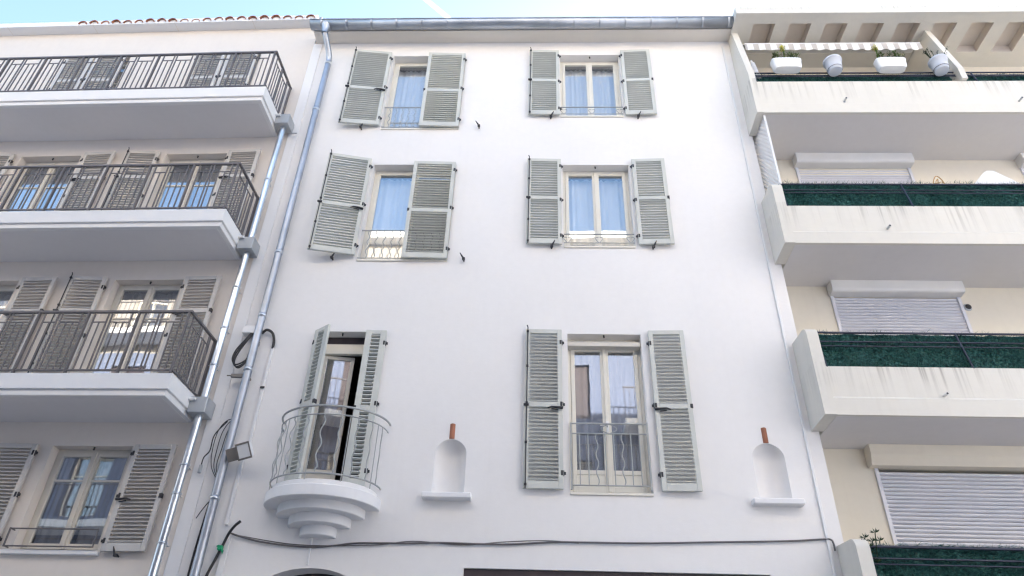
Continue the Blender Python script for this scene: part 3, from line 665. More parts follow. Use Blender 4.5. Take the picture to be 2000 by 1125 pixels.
# cornice and tiles
MB().prism([(-0.20, 13.86), (0.3, 13.86), (0.3, 14.15), (-0.20, 13.99)], 'x', LW, 0.0).build('cornice', 'slab', LB)
for x in (-6.4, -4.6, -2.9, -1.3): MB().box(x - 0.005, x + 0.005, -0.2015, -0.0, 13.8585, 13.985).build('cornice_joint', 'eave', LB)
MB().box(lx(-9.76), lx(-9.75), -0.0015, 0.05, 11.1, 13.86).build('wall_joint', 'eave', LB)
rf = MB().prism([(-0.16, 13.98), (9.0, 16.2), (9.0, 16.3), (-0.16, 14.0)], 'x', LW, 0.0).build('roof', 'terracotta', LB)
tl = MB(); rr_ = 0.085; nn = 8
for (ya, za, yb, zb) in ((-0.23, 13.945, 0.5, 14.12),):
    vs = []
    for (yy, zz) in ((ya, za), (yb, zb)):
        for rad in (rr_, rr_ - 0.014):
            for k in range(nn + 1): vs.append((rad * math.cos(math.pi * k / nn), yy, zz + rad * math.sin(math.pi * k / nn)))
    m_ = nn + 1; fs = []
    for k in range(nn):
        fs += [(k, k + 1, 2 * m_ + k + 1, 2 * m_ + k), (m_ + k + 1, m_ + k, 3 * m_ + k, 3 * m_ + k + 1), (k + 1, k, m_ + k, m_ + k + 1)]
    tl.add(vs, fs, False)
tlm = tl.mesh('tile', 'terracotta')
for i in range(21):
    o_ = inst('tile', tlm, rf, (-0.12 - i * 0.235, random.uniform(-0.02, 0.02), -0.058 + random.uniform(-0.014, 0.014)))
# galvanised downpipe with hopper boxes
dpx = lx(-4.50); dpy = -0.16
segs = [(11.0, 8.25), (8.1, 5.53), (5.4, 0.2)]
dpo = MB().tube([(dpx, dpy, 10.95), (dpx, dpy, 0.2)], 0.05, 14).build('downpipe', 'galv', LB)
for z in (10.93, 8.20, 5.50):
    MB().bbox(dpx - 0.12, dpx + 0.12, dpy - 0.13, dpy + 0.13, z - 0.105, z + 0.12, 0.006).build('hopper_box', 'galv_d', dpo)
for z in (9.6, 7.45, 6.75, 6.15, 4.72, 4.35, 3.75):
    MB().lathe([(0.049, z - 0.012), (0.058, z - 0.012), (0.058, z + 0.012), (0.049, z + 0.012)], dpx, dpy, 14).bbox(dpx - 0.075, dpx + 0.075, dpy - 0.006, dpy + 0.006, z - 0.006, z + 0.006, 0.002).bbox(dpx - 0.008, dpx + 0.008, dpy + 0.05, 0.0, z - 0.006, z + 0.006, 0.002).build('pipe_clip', 'galv', dpo)
MB().tube([(lx(-4.42), -0.08, 10.78), (lx(-4.27), -0.08, 10.78)], 0.014, 6).build('stub_pipe', 'galv_d', LB)

# ================================================================== cream block on the right
RB = empty('cream_block', (3.66, 0.0, 0))
tag(RB, 'cream apartment block with stained white balconies and roller shutters, right of the white house', 'building')
OR = 3.66
def rx(x): return x - OR
RW = rx(11.5); YR = 0.58; YF = -0.52
ro_ = [(rx(4.52), rx(6.52), 9.0, 10.42), (rx(8.42), rx(10.4), 9.0, 10.42), (rx(4.55), rx(6.52), 5.9, 7.86), (rx(8.42), rx(10.4), 5.9, 7.86), (rx(4.52), rx(7.6), 3.0, 5.1)]
wall_mesh(0.0, RW, 0.0, 13.3, ro_, 0.15, y=YR).build('wall', 'cream', RB)
body(RB, 0.0, RW, YR, 9.0, 13.45, 'cream')
slatm = {}
def roller(x0, x1, z0, z1, boxz, boxh, style):
    q = MB()
    if style == 'round':
        n = 5; h2 = boxh / 2; pr = []
        for k in range(n + 1): a_ = math.pi / 2 * k / n; pr.append((YR - 0.14 - 0.05 * math.sin(a_), boxz + boxh - 0.05 + 0.05 * math.cos(a_)))
        for k in range(n + 1): a_ = math.pi / 2 * k / n; pr.append((YR - 0.14 - 0.05 * math.cos(a_), boxz + 0.05 - 0.05 * math.sin(a_)))
        pr += [(YR - 0.002, boxz), (YR - 0.002, boxz + boxh)]
        q.prism(pr, 'x', x0 - 0.06, x1 + 0.06); mt = 'roller_box'
    else:
        q.prism([(YR - 0.20, boxz + boxh), (YR - 0.20, boxz + 0.13), (YR - 0.14, boxz), (YR - 0.002, boxz), (YR - 0.002, boxz + boxh)], 'x', x0 - 0.12, RW - 0.01); mt = 'cream'
    q.build('roller_housing', mt, RB)
    zt = boxz - 0.002; r = MB().prism([(x0 - 0.045, z0 - 0.04), (x1 + 0.045, z0 - 0.04), (x1 + 0.045, zt), (x1, zt), (x1, z0), (x0, z0), (x0, zt), (x0 - 0.045, zt)], 'y', YR - 0.03, YR + 0.03).build('roller_shutter', 'roller', RB)
    w_ = x1 - x0
    if w_ not in slatm:
        pr = [(0.012 - 0.022 * math.sin(math.pi * k / 5), -0.0235 + 0.047 * k / 5) for k in range(6)] + [(0.02, 0.024), (0.02, -0.024)]
        slatm[w_] = MB().prism(pr, 'x', 0, w_).mesh('slat', 'roller')
    z = z0 + 0.026
    while z < boxz - 0.01:
        inst('slat', slatm[w_], r, (x0, YR, z)); z += 0.0535
    return r
roller(rx(4.56), rx(6.46), 9.0, 10.42, 10.58, 0.26, 'round'); roller(rx(8.44), rx(10.3), 9.0, 10.42, 10.58, 0.26, 'round')
roller(rx(4.58), rx(6.46), 6.2, 7.86, 7.86, 0.28, 'round'); roller(rx(8.44), rx(10.3), 6.2, 7.86, 7.86, 0.28, 'round')
roller(rx(4.56), rx(7.5), 3.3, 5.1, 5.10, 0.33, 'box')
# balconies
for bi, (zs, zt, zl) in enumerate(((2.68, 3.32, 2.9), (5.375, 6.06, 5.60), (8.06, 8.78, 8.26), (10.79, 11.58, 11.0))):
    q = MB(); pr = [(YF - 0.02, zs), (YF - 0.025, zl), (YF, zl + 0.03), (YF, zt), (YF + 0.1, zt), (YF + 0.1, zs + 0.16), (YR - 0.002, zs + 0.16), (YR - 0.002, zs)]
    b_ = q.prism(pr, 'x', rx(3.712), RW).build('balcony_parapet', 'parapet', RB)
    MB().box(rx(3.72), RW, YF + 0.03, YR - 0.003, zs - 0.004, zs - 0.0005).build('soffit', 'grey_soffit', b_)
    for x in (5.1, 7.96):
        z = zs + 0.285
        s_ = MB().tube([(rx(x), YF + 0.05, z), (rx(x), YF - 0.09, z - 0.01)], 0.018, 8).build('drain_spout', 'roller_box' if bi < 2 else 'galv_d', b_)
        MB().tube([(rx(x), YF - 0.0905, z - 0.01), (rx(x), YF - 0.093, z - 0.01)], 0.014, 8).build('spout_dark_disc', 'iron', b_)  # black disc painted in for the shade inside the spout
# end walls of the balconies
def end_wall(x0, x1, pts): return MB().prism(pts, 'x', rx(x0), rx(x1)).build('end_wall', 'parapet', RB)
def rounded_top(zb, zt):
    pr = [(YF - 0.03, zb), (YF - 0.03, zt - 0.16)]
    for k in range(7): a_ = math.pi / 2 * k / 6; pr.append((YF + 0.10 - 0.13 * math.cos(a_), zt - 0.16 + 0.13 * math.sin(a_)))
    return pr + [(-0.003, zt - 0.0), (-0.003, zb)]
end_wall(3.56, 3.711, rounded_top(2.68, 3.92)); end_wall(3.56, 3.711, rounded_top(5.375, 6.68)); end_wall(3.56, 3.711, rounded_top(8.06, 9.28))
fin = lambda a_: [(YF - 0.03, 10.79), (YF - 0.03, 11.75), (-0.24, 13.298), (a_, 13.298), (a_, 10.79)]
end_wall(3.60, 3.711, fin(-0.003)); end_wall(7.17, 7.27, [(YF - 0.06, 11.585), (YF - 0.06, 11.85), (-0.26, 13.298), (YR - 0.003, 13.298), (YR - 0.003, 10.96), (YF + 0.11, 10.96), (YF + 0.11, 11.585)])
# roof slab with coffers
q = MB(); cof = [(3.97 + 0.665 * i, 4.37 + 0.665 * i) for i in range(11)]; ya, yb = -0.43, 0.22; zr = 13.30
xs = [3.60] + [v for c_ in cof for v in c_] + [11.5]
for i in range(len(xs) - 1):
    a_, b_ = rx(xs[i]), rx(xs[i + 1]); hole = i % 2 == 1
    q.add([(a_, -0.66, zr), (b_, -0.66, zr), (b_, ya, zr), (a_, ya, zr)], [(0, 3, 2, 1)]); q.add([(a_, yb, zr), (b_, yb, zr), (b_, YR, zr), (a_, YR, zr)], [(0, 3, 2, 1)])
    if not hole: q.add([(a_, ya, zr), (b_, ya, zr), (b_, yb, zr), (a_, yb, zr)], [(0, 3, 2, 1)])
q.add([(rx(3.6), -0.66, zr), (rx(11.5), -0.66, zr), (rx(11.5), -0.66, zr + 0.19), (rx(3.6), -0.66, zr + 0.19), (rx(3.6), 1.2, zr + 0.24), (rx(11.5), 1.2, zr + 0.24), (rx(3.6), 1.2, zr)], [(0, 1, 2, 3), (3, 2, 5, 4), (0, 3, 4, 6)])
rs = q.build('roof_slab', 'parapet', RB)
for c0, c1 in cof:
    a_, b_ = rx(c0), rx(c1); zc = zr + 0.18
    MB().add([(a_, ya, zr), (b_, ya, zr), (b_, yb, zr), (a_, yb, zr), (a_, ya, zc), (b_, ya, zc), (b_, yb, zc), (a_, yb, zc)],
             [(0, 1, 5, 4), (1, 2, 6, 5), (2, 3, 7, 6), (3, 0, 4, 7), (4, 5, 6, 7)]).build('coffer', 'coffer', rs)
# rails on the parapets (leaning inwards)
for zt, h in ((6.06, 0.58), (8.78, 0.54), (11.58, 0.30), (3.32, 0.50)):
    lean = 0.10 * h / 0.5; ty = lambda f: YF + 0.03 + lean * f
    q = MB()
    for f, r in ((1.0, 0.016), (0.73, 0.011), (0.60, 0.009)):
        q = MB().tube([(rx(3.73), ty(f) - 0.02, zt + h * f), (RW, ty(f) - 0.02, zt + h * f)], r, 6)
        if f == 1.0: ra = q.build('railing', 'rail_b', RB)
        else: q.build('rail', 'rail_b', ra)
    for x in (3.74, 5.60, 7.46, 9.32):
        if h > 0.3 or x != 5.60: MB().tube([(rx(x), ty(0) - 0.02, zt - 0.01), (rx(x) - 0.0, ty(1) - 0.02, zt + h)], 0.014, 6).build('post', 'rail_b', ra)
MB().lathe([(0.0, 0.02), (0.05, 0.02), (0.065, 0.0)], 0, 0, 16).build('air_vent', 'galv_d', RB, (rx(6.58), YR - 0.0, 7.69)).rotation_euler = (R_(90), 0, 0)
MB().lathe([(0.0, 0.025), (0.045, 0.025), (0.046, 0.021)], 0, 0, 16).build('vent_dark_disc', 'iron', RB, (rx(6.58), YR - 0.001, 7.69)).rotation_euler = (R_(90), 0, 0)  # black disc painted in for the shade in the vent opening

# ================================================================== houses across the street (seen in the panes)
OP = empty('opposite_house', (0, -11.0, 0))
tag(OP, 'tall ochre house across the street, reflected in the window panes', 'building')
q = MB(); oo = []
for j in range(5):
    for i in range(26): oo.append((-38.6 + i * 3.0, -37.4 + i * 3.0, 1.2 + 3.1 * j + (2.9 if j < 0 else 0), 3.0 + 3.1 * j))
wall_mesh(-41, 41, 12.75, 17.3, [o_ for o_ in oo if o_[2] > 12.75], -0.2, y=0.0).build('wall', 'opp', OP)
wall_mesh(-41, 41, 0, 12.75, [o_ for o_ in oo if o_[2] < 12.75], -0.2, y=0.0).build('wall', 'opp_low', OP)  # below this split the shade is put into the wall colour
body(OP, -41, 41, 0.0, -9.0, 17.3, 'opp')
MB().bbox(-41.1, 41.1, -0.2, 0.45, 17.05, 17.35, 0.01).build('cornice', 'slab', OP)
pm = MB().box(0, 1.2, -0.19, -0.18, 0, 1.8).mesh('pane', 'glass'); fm = MB().bbox(0, 0.06, -0.2, -0.15, 0, 1.8).bbox(1.14, 1.2, -0.2, -0.15, 0, 1.8).bbox(0.57, 0.63, -0.2, -0.15, 0, 1.8).bbox(0.06, 1.14, -0.199, -0.151, 1.74, 1.8).bbox(0.06, 1.14, -0.199, -0.151, 0, 0.06).bbox(0.06, 1.14, -0.199, -0.151, 1.2, 1.24).mesh('window', 'frame')
shm = MB().bbox(0, 1.2, -0.14, -0.1, 0, 1.8).mesh('shutter', 'dark_wood')  # closed shutters added on one row so no panes throw sun back
dm = MB().box(-0.05, 1.25, -0.9, -0.3, -0.05, 1.85).mesh('room', 'inside')
for o_ in oo:
    w_ = inst('window', fm, OP, (o_[0], 0, o_[2]))
    if 10 < o_[2] < 12: inst('shutter', shm, w_)
    else: inst('pane', pm, w_); inst('room', dm, w_)
for j in range(1, 5):
    for x0 in (-23.9, -14.9, -5.9, 3.1, 12.1, 21.1):
        zt = 0.85 + 3.1 * j
        MB().bbox(x0 - 0.6, x0 + 4.8, 0.0, 0.9, zt - 0.2, zt, 0.01).build('balcony_slab', 'slab', OP)
        q = MB().bbox(x0 - 0.6, x0 + 4.8, 0.83, 0.87, zt + 0.96, zt + 1.0)
        for k in range(37): q.box(x0 - 0.58 + k * 0.148, x0 - 0.565 + k * 0.148, 0.84, 0.86, zt, zt + 0.96)
        q.build('railing', 'rail', OP)

# ================================================================== things on and around the facades
def blob_leaves(mb, c, rad, n, size, rnd, flat=0.6):
    for _ in range(n):
        d = Vector((rnd.gauss(0, 1), rnd.gauss(0, 1), rnd.gauss(0, 1))).normalized(); p = Vector(c) + Vector((d.x * rad[0], d.y * rad[1], d.z * rad[2])) * rnd.random() ** 0.4
        u = Vector((rnd.gauss(0, 1), rnd.gauss(0, 1), rnd.gauss(0, flat))).normalized(); v = u.orthogonal().normalized(); s = size * rnd.uniform(0.6, 1.3)
        mb.add([p - u * s, p + v * s * 0.35, p + u * s, p - v * s * 0.35], [(0, 1, 2, 3)])
# artificial hedges
def hedge(x0, x1, zt, h, label, seed, dens=1.0):
    rnd = random.Random(seed); m = MB(); lean = 0.10 * h / 0.5; n = 60
    vs = []
    for i in range(n + 1):
        x = x0 + (x1 - x0) * i / n
        vs += [(x, YF + 0.06 + rnd.uniform(-0.006, 0.006), zt - 0.0), (x, YF + 0.06 + lean + rnd.uniform(-0.012, 0.012), zt + h + rnd.uniform(-0.012, 0.012)), (x, YF + 0.085, zt), (x, YF + 0.085 + lean, zt + h - 0.01)]
    m.add(vs, [(4 * i, 4 * i + 4, 4 * i + 5, 4 * i + 1) for i in range(n)] + [(4 * i + 2, 4 * i + 3, 4 * i + 7, 4 * i + 6) for i in range(n)])
    N = int((x1 - x0) * h * 4200 * dens)
    for _ in range(N):
        f = rnd.random(); x = rnd.uniform(x0, x1); p = Vector((x, YF + 0.06 + lean * f - rnd.random() * 0.045 * (0.5 + 0.5 * math.sin(x * 9 + f * 5)), zt + h * f * 1.02 + rnd.uniform(-0.005, 0.02)))
        d = Vector((rnd.gauss(0, 0.8), -0.5 + rnd.gauss(0, 0.6), rnd.gauss(0.2, 0.8))).normalized() * rnd.uniform(0.03, 0.085); w_ = d.orthogonal().normalized() * 0.0055
        m.add([p - w_, p + w_, p + d], [(0, 1, 2)])
    return tag(m.build('artificial_hedge', 'hedge'), label, 'hedge', 'green hedge screens on the right balconies')
hedge(3.75, 9.6, 6.06, 0.585, 'dark green artificial hedge on the balcony just above the big roller shutter', 1)
hedge(3.73, 9.6, 8.78, 0.60, 'dark green artificial hedge on the balcony with the white board', 2)
hedge(3.73, 7.1, 11.58, 0.26, 'low green hedge strip on the top balcony under the flower pots', 3)
hedge(7.3, 9.6, 11.58, 0.28, 'low green hedge strip on the top balcony right of the slanted wall', 5)
hedge(3.74, 9.6, 3.30, 0.54, 'dark green artificial hedge in the bottom right corner of the picture', 4, 1.3)
# planters and pots on the top balcony
def planter(xc, label, w=0.50, seed=1):
    q = MB(); n = 24; prof = [(0.86, 0.0), (0.97, 0.05), (1.0, 0.17), (1.04, 0.185), (1.04, 0.215), (0.98, 0.215), (0.95, 0.16)]
    vs = []
    for s, z in prof:
        for k in range(n):
            a_ = 2 * math.pi * k / n; c_, s_ = math.cos(a_), math.sin(a_); e = 0.45
            vs.append((xc + s * w / 2 * math.copysign(abs(c_) ** e, c_), -0.60 + s * 0.095 * math.copysign(abs(s_) ** e, s_), 11.78 + z))
    q.add(vs, [(j * n + k, j * n + (k + 1) % n, (j + 1) * n + (k + 1) % n, (j + 1) * n + k) for j in range(len(prof) - 1) for k in range(n)], True)
    q.add(vs[:n], [tuple(range(n))[::-1]])
    o = q.build('planter', 'pot_w'); tag(o, label, 'planter', 'white planters on the top balcony')
    MB().add([(v[0], v[1], 11.945) for v in vs[-n:]], [tuple(range(n))]).build('soil', 'soil', o)
    return o
planter(4.27, 'white trough planter at the left end of the top right balcony'); planter(6.05, 'white trough planter nearest the slanted dividing wall')
def rpot(xc, label):
    p = MB().lathe([(0.11, 11.75), (0.125, 11.80), (0.128, 11.81), (0.135, 11.97), (0.155, 11.98), (0.155, 12.02), (0.14, 12.02), (0.13, 11.95), (0.0, 11.95)], xc, -0.59, 24)
    p.add([(xc + 0.11 * math.cos(2 * math.pi * k / 24), -0.59 + 0.11 * math.sin(2 * math.pi * k / 24), 11.75) for k in range(24)], [tuple(range(24))[::-1]])
    o = p.build('flower_pot', 'pot'); tag(o, label, 'flower pot', 'round pots on the top balcony')
    MB().lathe([(0.115, 11.80), (0.128, 11.795), (0.127, 11.785)], xc, -0.59, 24).build('saucer_rim', 'iron', o)
rpot(5.08, 'round pale grey pot between the two white planters'); rpot(6.88, 'round pale grey pot in front of the slanted dividing wall')
def plant(name, parts, label, cat='plant'):
    e = empty(name, parts[0][3]); tag(e, label, cat); loc = Vector(parts[0][3])
    for nm, mb, mt, _ in parts:
        mb.v = [tuple(Vector(p) - loc) for p in mb.v]; mb.build(nm, mt, e)
    return e
rnd = random.Random(5)
def succ(xc, sx, label):
    l_, f_, s_ = MB(), MB(), MB(); b0 = (xc, -0.60, 11.98)
    for dx, n_ in ((-0.17, 70), (-0.03, 40), (0.10, 80), (0.2, 25)): blob_leaves(l_, (xc + dx, -0.66, 12.10), (0.07, 0.06, 0.09), n_, 0.035, rnd)
    s_.tube([(xc + sx, -0.60, 11.94), (xc + sx, -0.66, 12.1), (xc + sx + 0.01, -0.66, 12.28)], 0.012, 6)
    blob_leaves(f_, (xc + sx, -0.66, 12.28), (0.06, 0.05, 0.07), 90, 0.03, rnd)
    plant('succulent', [('foliage', l_, 'leaf', b0), ('stem', s_, 'leaf', b0), ('flower', f_, 'leaf_y', b0)], label)
succ(4.27, -0.02, 'green succulents with a yellow flower stalk in the left trough planter')
succ(6.05, -0.2, 'yellow flowering succulent in the trough planter by the slanted wall')
l_, s_ = MB(), MB(); b0 = (6.88, -0.59, 11.96)
for k in range(9):
    a_ = rnd.uniform(-1.1, 1.1); e_ = (6.88 + 0.24 * math.sin(a_), -0.66 + rnd.uniform(-.08, .08), 12.06 + 0.16 * math.cos(a_) + 0.04)
    s_.tube([b0, ((6.88 + e_[0]) / 2, -0.59, 12.07), e_], 0.005, 5); blob_leaves(l_, e_, (0.035, 0.03, 0.025), 12, 0.022, rnd)
plant('dark_leaved_plant', [('stem', s_, 'leaf_d', b0), ('leaves', l_, 'leaf_d', b0)], 'sparse dark-leaved plant in the round pot before the slanted wall')
# awning
aw = empty('awning', (5.28, -0.35, 12.75)); tag(aw, 'retracted striped awning with a wavy valance above the flower pots', 'awning')
def rel(mb, o): mb.v = [tuple(Vector(p) - o.location) for p in mb.v]; return mb
ax0, ax1 = 3.74, 6.90
rel(MB().tube([(ax0, -0.35, 12.80), (ax1, -0.35, 12.80)], 0.026, 10), aw).build('front_bar', 'roller_box', aw)
q = MB(); n = 120; vs = []
for i in range(n + 1):
    x = ax0 + (ax1 - ax0) * i / n; dz = 0.022 * abs(math.sin(math.pi * (x - ax0) / 0.21)); wv = 0.012 * math.sin(x * 29)
    vs += [(x, -0.372, 12.79), (x, -0.378 + wv, 12.615 - dz + 0.01)]
q.add(vs, [(2 * i, 2 * i + 2, 2 * i + 3, 2 * i + 1) for i in range(n)], True); rel(q, aw).build('valance', 'stripe', aw)
q = MB(); vs = []
for i in range(9): vs += [(ax0, -0.345 + 0.14 * i / 8, 12.825 + 0.10 * i / 8), (ax1, -0.345 + 0.14 * i / 8, 12.825 + 0.10 * i / 8)]
q.add(vs, [(2 * i, 2 * i + 1, 2 * i + 3, 2 * i + 2) for i in range(8)], True); rel(q, aw).build('canopy', 'stripe', aw)
rel(MB().bbox(ax0, ax1, -0.23, -0.08, 12.86, 13.0, 0.03), aw).build('cassette', 'roller_box', aw)
# lattice screen at the corner
lt = MB(); X0 = 3.725; y0, y1, z0, z1 = -0.47, 0.55, 9.26, 10.78; sp = 0.06
def clip_seg(c, s):
    pts = []
    for (ya_, za_) in ((y0, None), (y1, None), (None, z0), (None, z1)):
        if ya_ is not None: y = ya_; z = c + s * y
        else: z = za_; y = (z - c) / s
        if y0 - 1e-6 <= y <= y1 + 1e-6 and z0 - 1e-6 <= z <= z1 + 1e-6: pts.append((y, z))
    if len(pts) >= 2:
        pts.sort(); return pts[0], pts[-1]
for s, xo in ((1.3, 0.0), (-1.3, 0.009)):
    c = 8.0
    while c < 12.5:
        r = clip_seg(c, s)
        if r and abs(r[0][0] - r[1][0]) > 0.02:
            (ya_, za_), (yb_, zb_) = r; d = Vector((0, yb_ - ya_, zb_ - za_)).normalized(); nrm_ = Vector((0, -d.z, d.y)) * 0.013
            A, B = Vector((X0 + xo, ya_, za_)), Vector((X0 + xo, yb_, zb_)); e_ = Vector((0.007, 0, 0))
            lt.add([A - nrm_, B - nrm_, B + nrm_, A + nrm_, A - nrm_ + e_, B - nrm_ + e_, B + nrm_ + e_, A + nrm_ + e_], [(0, 1, 2, 3), (7, 6, 5, 4), (0, 4, 5, 1), (2, 6, 7, 3)])
        c += sp * 1.64
lat = empty('lattice_screen', (X0, 0, 9.2)); tag(lat, 'white diagonal lattice screen at the corner between two balconies', 'lattice screen')
rel(lt, lat).build('lattice', 'plastic', lat, kind='stuff')
rel(MB().bbox(X0 - 0.012, X0 + 0.022, y0 - 0.02, y0 + 0.005, z0, z1, 0.003), lat).build('frame', 'plastic', lat)
# white board, dry stems, cloth
q = MB(); pr = [(6.72, 8.95), (6.80, 9.42), (7.02, 9.66), (7.09, 9.71), (7.19, 9.71), (7.62, 9.36), (7.9, 9.12), (7.9, 8.95)]
q.prism(pr, 'y', -0.30, -0.265); tag(q.build('white_board', 'plastic'), 'white board with a rounded top behind the middle right hedge', 'board')
q = MB().tube(smooth_pts([(6.12, -0.33, 9.05), (6.14, -0.33, 9.35), (6.24, -0.33, 9.56), (6.32, -0.33, 9.45), (6.33, -0.33, 9.2)], 4), 0.008, 5)
q.tube(smooth_pts([(6.17, -0.33, 9.05), (6.2, -0.32, 9.4), (6.27, -0.31, 9.52), (6.22, -0.33, 9.38)], 4), 0.007, 5).tube([(6.16, -0.33, 9.4), (6.3, -0.33, 9.44), (6.38, -0.33, 9.36)], 0.006, 5)
tag(q.build('dry_stems', 'straw'), 'bent dry straw-coloured stems poking over the middle right hedge', 'plant')
q = MB(); n = 14; vs = []
for i in range(n + 1):
    t = i / n; wv = 0.03 * math.sin(t * 13); vs += [(3.76 + 0.10 * t, -0.44 + wv, 11.75), (3.755 + 0.07 * t, -0.40 + wv * 0.5, 12.32 - 0.1 * t), (3.76 + 0.10 * t, -0.425 + wv, 11.75), (3.755 + 0.07 * t, -0.385 + wv * 0.5, 12.32 - 0.1 * t)]
q.add(vs, [(4 * i, 4 * i + 4, 4 * i + 5, 4 * i + 1) for i in range(n)] + [(4 * i + 2, 4 * i + 3, 4 * i + 7, 4 * i + 6) for i in range(n)], True)
tag(q.build('white_cloth', 'white_cloth'), 'crumpled white cloth hanging at the left end of the top right balcony', 'cloth')
# shrub at the lower right
l_, s_ = MB(), MB(); b0 = (3.80, -0.36, 3.35)
for k in range(16):
    e_ = (3.80 + rnd.uniform(-0.16, 0.16), -0.38 + rnd.uniform(-0.1, 0.1), 3.62 + rnd.uniform(0, 0.34)); s_.tube([b0, ((b0[0] + e_[0]) / 2, -0.37, 3.55), e_], 0.006, 5)
    for j in range(9):
        a_ = 2 * math.pi * j / 9; d = Vector((math.cos(a_), 0.5 * math.sin(a_), 0.55 + 0.4 * math.sin(a_ * 1.7))).normalized() * 0.065; p = Vector(e_); w_ = d.orthogonal().normalized() * 0.011
        l_.add([p, p + d * 0.5 + w_, p + d, p + d * 0.5 - w_], [(0, 1, 2, 3)])
plant('leafy_shrub', [('stem', s_, 'leaf_d', b0), ('leaves', l_, 'leaf_d', b0)], 'small dark leafy shrub beside the lowest green hedge', 'shrub')

# cables, lamp and boxes by the downpipe
def wire(name, pts, r, mat, label, cat='cable', k=6, group=None): return tag(MB().tube(smooth_pts(pts, k), r, 6).build(name, mat), label, cat, group)
wire('facade_cable', [(-3.76, -0.03, 3.92), (-3.6, -0.03, 3.875), (-3.3, -0.03, 3.815), (-2.79, -0.02, 3.775), (-2.45, -0.02, 3.80), (-2.17, -0.02, 3.835), (-1.6, -0.02, 3.845), (-1.17, -0.02, 3.86), (-0.7, -0.02, 3.855), (-0.3, -0.02, 3.86), (0.2, -0.02, 3.895), (0.62, -0.02, 3.90), (1.3, -0.02, 3.905), (2.15, -0.02, 3.935), (3.0, -0.02, 3.965), (3.42, -0.02, 3.995), (3.50, -0.04, 3.985), (3.52, -0.04, 3.94), (3.525, -0.03, 3.86)], 0.011, 'cable_g', 'long dark cable running across the white wall above the shopfront')
wire('thin_facade_cable', [(-3.7, -0.025, 3.90), (-2.9, -0.02, 3.80), (-2.0, -0.02, 3.815), (-1.5, -0.02, 3.87), (-0.9, -0.02, 3.84), (-0.4, -0.02, 3.885), (0.1, -0.02, 3.91), (0.5, -0.02, 3.89)], 0.006, 'cable_g', 'thinner grey cable twisted round the long facade cable')
jb = MB().bbox(-4.26, -4.04, -0.13, -0.002, 6.70, 6.82, 0.008); tag(jb.build('junction_box', 'plastic'), 'white cable junction box behind the zinc downpipe', 'junction box')
for i, (dx, dz) in enumerate(((0, 0), (0.022, -0.02), (-0.018, 0.03))):
    wire('looped_cable', [(-4.10 + dx, -0.11, 6.72), (-4.16 + dx, -0.14, 6.56), (-4.25 + dx, -0.13, 6.38 + dz), (-4.27 + dx, -0.12, 6.24 + dz), (-4.20 + dx, -0.12, 6.16 + dz), (-4.10, -0.11, 6.24 + dz), (-4.06 + dx, -0.09, 6.42), (-4.0, -0.04, 6.56 + dz)], 0.011, 'cable',
         ('outer black cable loop hanging below the junction box', 'middle black cable loop hanging below the junction box', 'inner black cable loop hanging below the junction box')[i], group='cable loops below the junction box')
wire('bent_cable', [(-4.0, -0.04, 6.74), (-3.93, -0.06, 6.79), (-3.84, -0.05, 6.74), (-3.80, -0.03, 6.62), (-3.80, -0.02, 6.5)], 0.02, 'cable', 'thick black cable bending from the downpipe down into a white duct')
q = MB().bbox(-4.24, -4.0, -0.14, -0.10, 5.99, 6.04, 0.004).add([(-4.06, -0.115, 6.04), (-3.99, -0.115, 6.04), (-3.99, -0.115, 6.20), (-4.06, -0.10, 6.04), (-3.99, -0.10, 6.04), (-3.99, -0.10, 6.20)], [(0, 1, 2), (5, 4, 3), (0, 3, 4, 1), (1, 4, 5, 2), (2, 5, 3, 0)]).tube([(-4.30, -0.12, 6.02), (-4.2, -0.12, 6.02)], 0.01, 6).bbox(-4.1, -4.0, -0.10, -0.0, 6.0, 6.03, 0.003)
tag(q.build('wall_bracket', 'lamp'), 'empty metal wall bracket behind the downpipe below the cable loops', 'bracket')
fl = empty('floodlight', (-3.80, -0.16, 4.91)); fl.rotation_euler = (R_(28), R_(-14), R_(-8))
tag(fl, 'small square floodlight fixed in front of the zinc downpipe', 'floodlight')
MB().prism([(-0.03, -0.075), (-0.03, 0.085), (-0.115, 0.105), (-0.115, -0.095)], 'x', -0.02, 0.15).build('housing', 'plastic', fl)
MB().prism([(-0.02, -0.08), (-0.02, 0.07), (-0.10, 0.08), (-0.10, -0.085)], 'x', -0.17, -0.021).build('ballast_box', 'lamp', fl)
fr_ = MB().bbox(-0.028, 0.158, -0.122, -0.116, 0.088, 0.112, 0.002).bbox(-0.028, 0.158, -0.122, -0.116, -0.102, -0.078, 0.002).bbox(-0.028, -0.008, -0.122, -0.116, -0.078, 0.088, 0.002).bbox(0.138, 0.158, -0.122, -0.116, -0.078, 0.088, 0.002); fr_.build('bezel', 'lamp', fl)
MB().bbox(-0.008, 0.138, -0.1195, -0.1165, -0.078, 0.088, 0.001).build('lens', 'plastic', fl)
MB().tube([(0.0, -0.03, 0), (-0.02, 0.09, 0.02)], 0.02, 6).build('mount', 'lamp', fl)
rnd = random.Random(9)
CL = ['outermost thin wire of the tangle left of the floodlight', 'second thin wire of the tangle left of the floodlight', 'third thin wire of the tangle left of the floodlight', 'innermost thin wire of the tangle left of the floodlight']
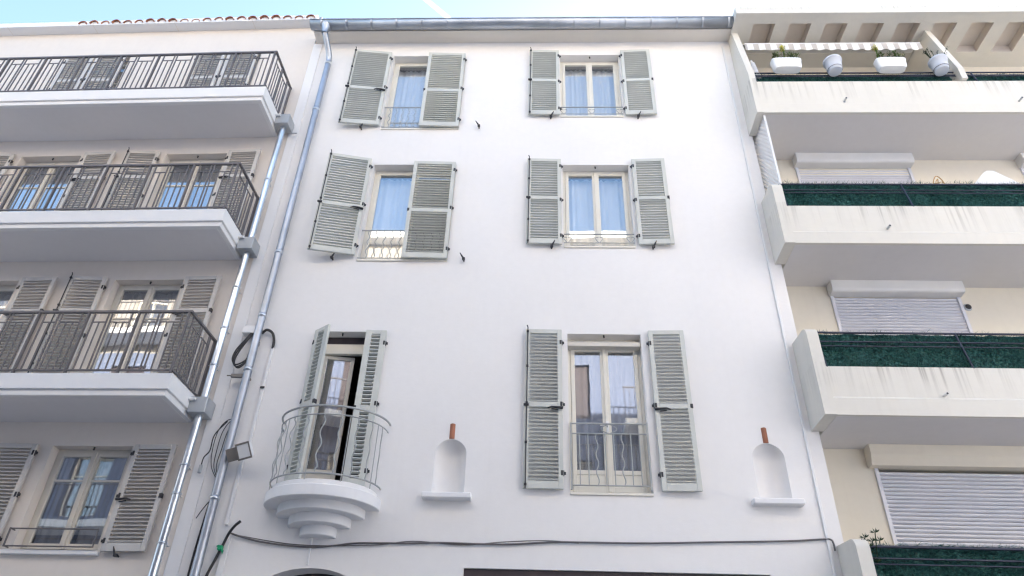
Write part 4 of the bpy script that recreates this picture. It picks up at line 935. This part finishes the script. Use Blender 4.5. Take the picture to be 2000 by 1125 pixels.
for i in range(4):
    a_ = 0.06 * i
    wire('coiled_wire', [(-4.02 + 0.01 * i, -0.06, 4.5), (-4.10 - 0.03 * (3 - i), -0.07, 4.72), (-4.24 + a_, -0.08, 4.98), (-4.22 + a_, -0.09, 5.24 - 0.02 * i), (-4.12 + a_ * 0.6, -0.09, 5.38 - 0.015 * i), (-4.03 + 0.01 * i, -0.08, 5.33 - 0.02 * i), (-4.01, -0.07, 5.15), (-4.03, -0.06, 4.8)], 0.0055, 'cable', CL[i], group='tangled wires by the floodlight')
wire('dangling_wire', [(-4.14, -0.08, 5.36), (-4.26, -0.09, 5.16), (-4.27, -0.08, 4.95), (-4.33, -0.07, 4.86), (-4.335, -0.07, 4.74)], 0.008, 'cable', 'dangling wire with a bare connector left of the floodlight')
tag(MB().bbox(-4.355, -4.315, -0.085, -0.055, 4.65, 4.76, 0.004).build('cable_connector', 'galv_d'), 'small grey connector at the end of the dangling wire', 'connector')
for i, (dx, r, lb) in enumerate(((0, 0.013, 'thicker black cable running down along the left of the downpipe'), (0.022, 0.008, 'thinner black cable running down along the left of the downpipe'))):
    wire('running_cable', [(-4.02 + dx, -0.07, 5.25), (-4.05 + dx, -0.06, 4.9), (-4.09 + dx, -0.05, 4.6), (-4.115 + dx * 0.5, -0.045, 4.2), (-4.13 + dx, -0.04, 3.9), (-4.14 + dx * 0.3, -0.04, 3.5), (-4.14 + dx, -0.04, 2.5)], r, 'cable', lb)
wire('loose_wire', [(-4.10, -0.05, 4.32), (-4.16, -0.07, 4.2), (-4.22, -0.06, 4.08)], 0.006, 'cable', 'short loose wire end sticking out left below the floodlight')
wire('thick_stub_cable', [(-3.64, -0.09, 4.05), (-3.70, -0.09, 3.99), (-3.76, -0.07, 3.90), (-3.80, -0.06, 3.78), (-3.85, -0.05, 3.62), (-3.93, -0.05, 3.3), (-3.95, -0.05, 2.6)], 0.017, 'cable', 'thick black cable end sticking up beside the facade cable')
q = MB().bbox(-3.85, -3.79, -0.1, -0.04, 3.70, 3.76, 0.01); q.prism([(-3.80, 3.70), (-3.775, 3.655), (-3.765, 3.70)], 'y', -0.09, -0.08).prism([(-3.87, 3.745), (-3.845, 3.765), (-3.845, 3.735)], 'y', -0.09, -0.08)
tag(q.build('green_tape', 'green'), 'bright green tape knotted round the black cable at lower left', 'tape')
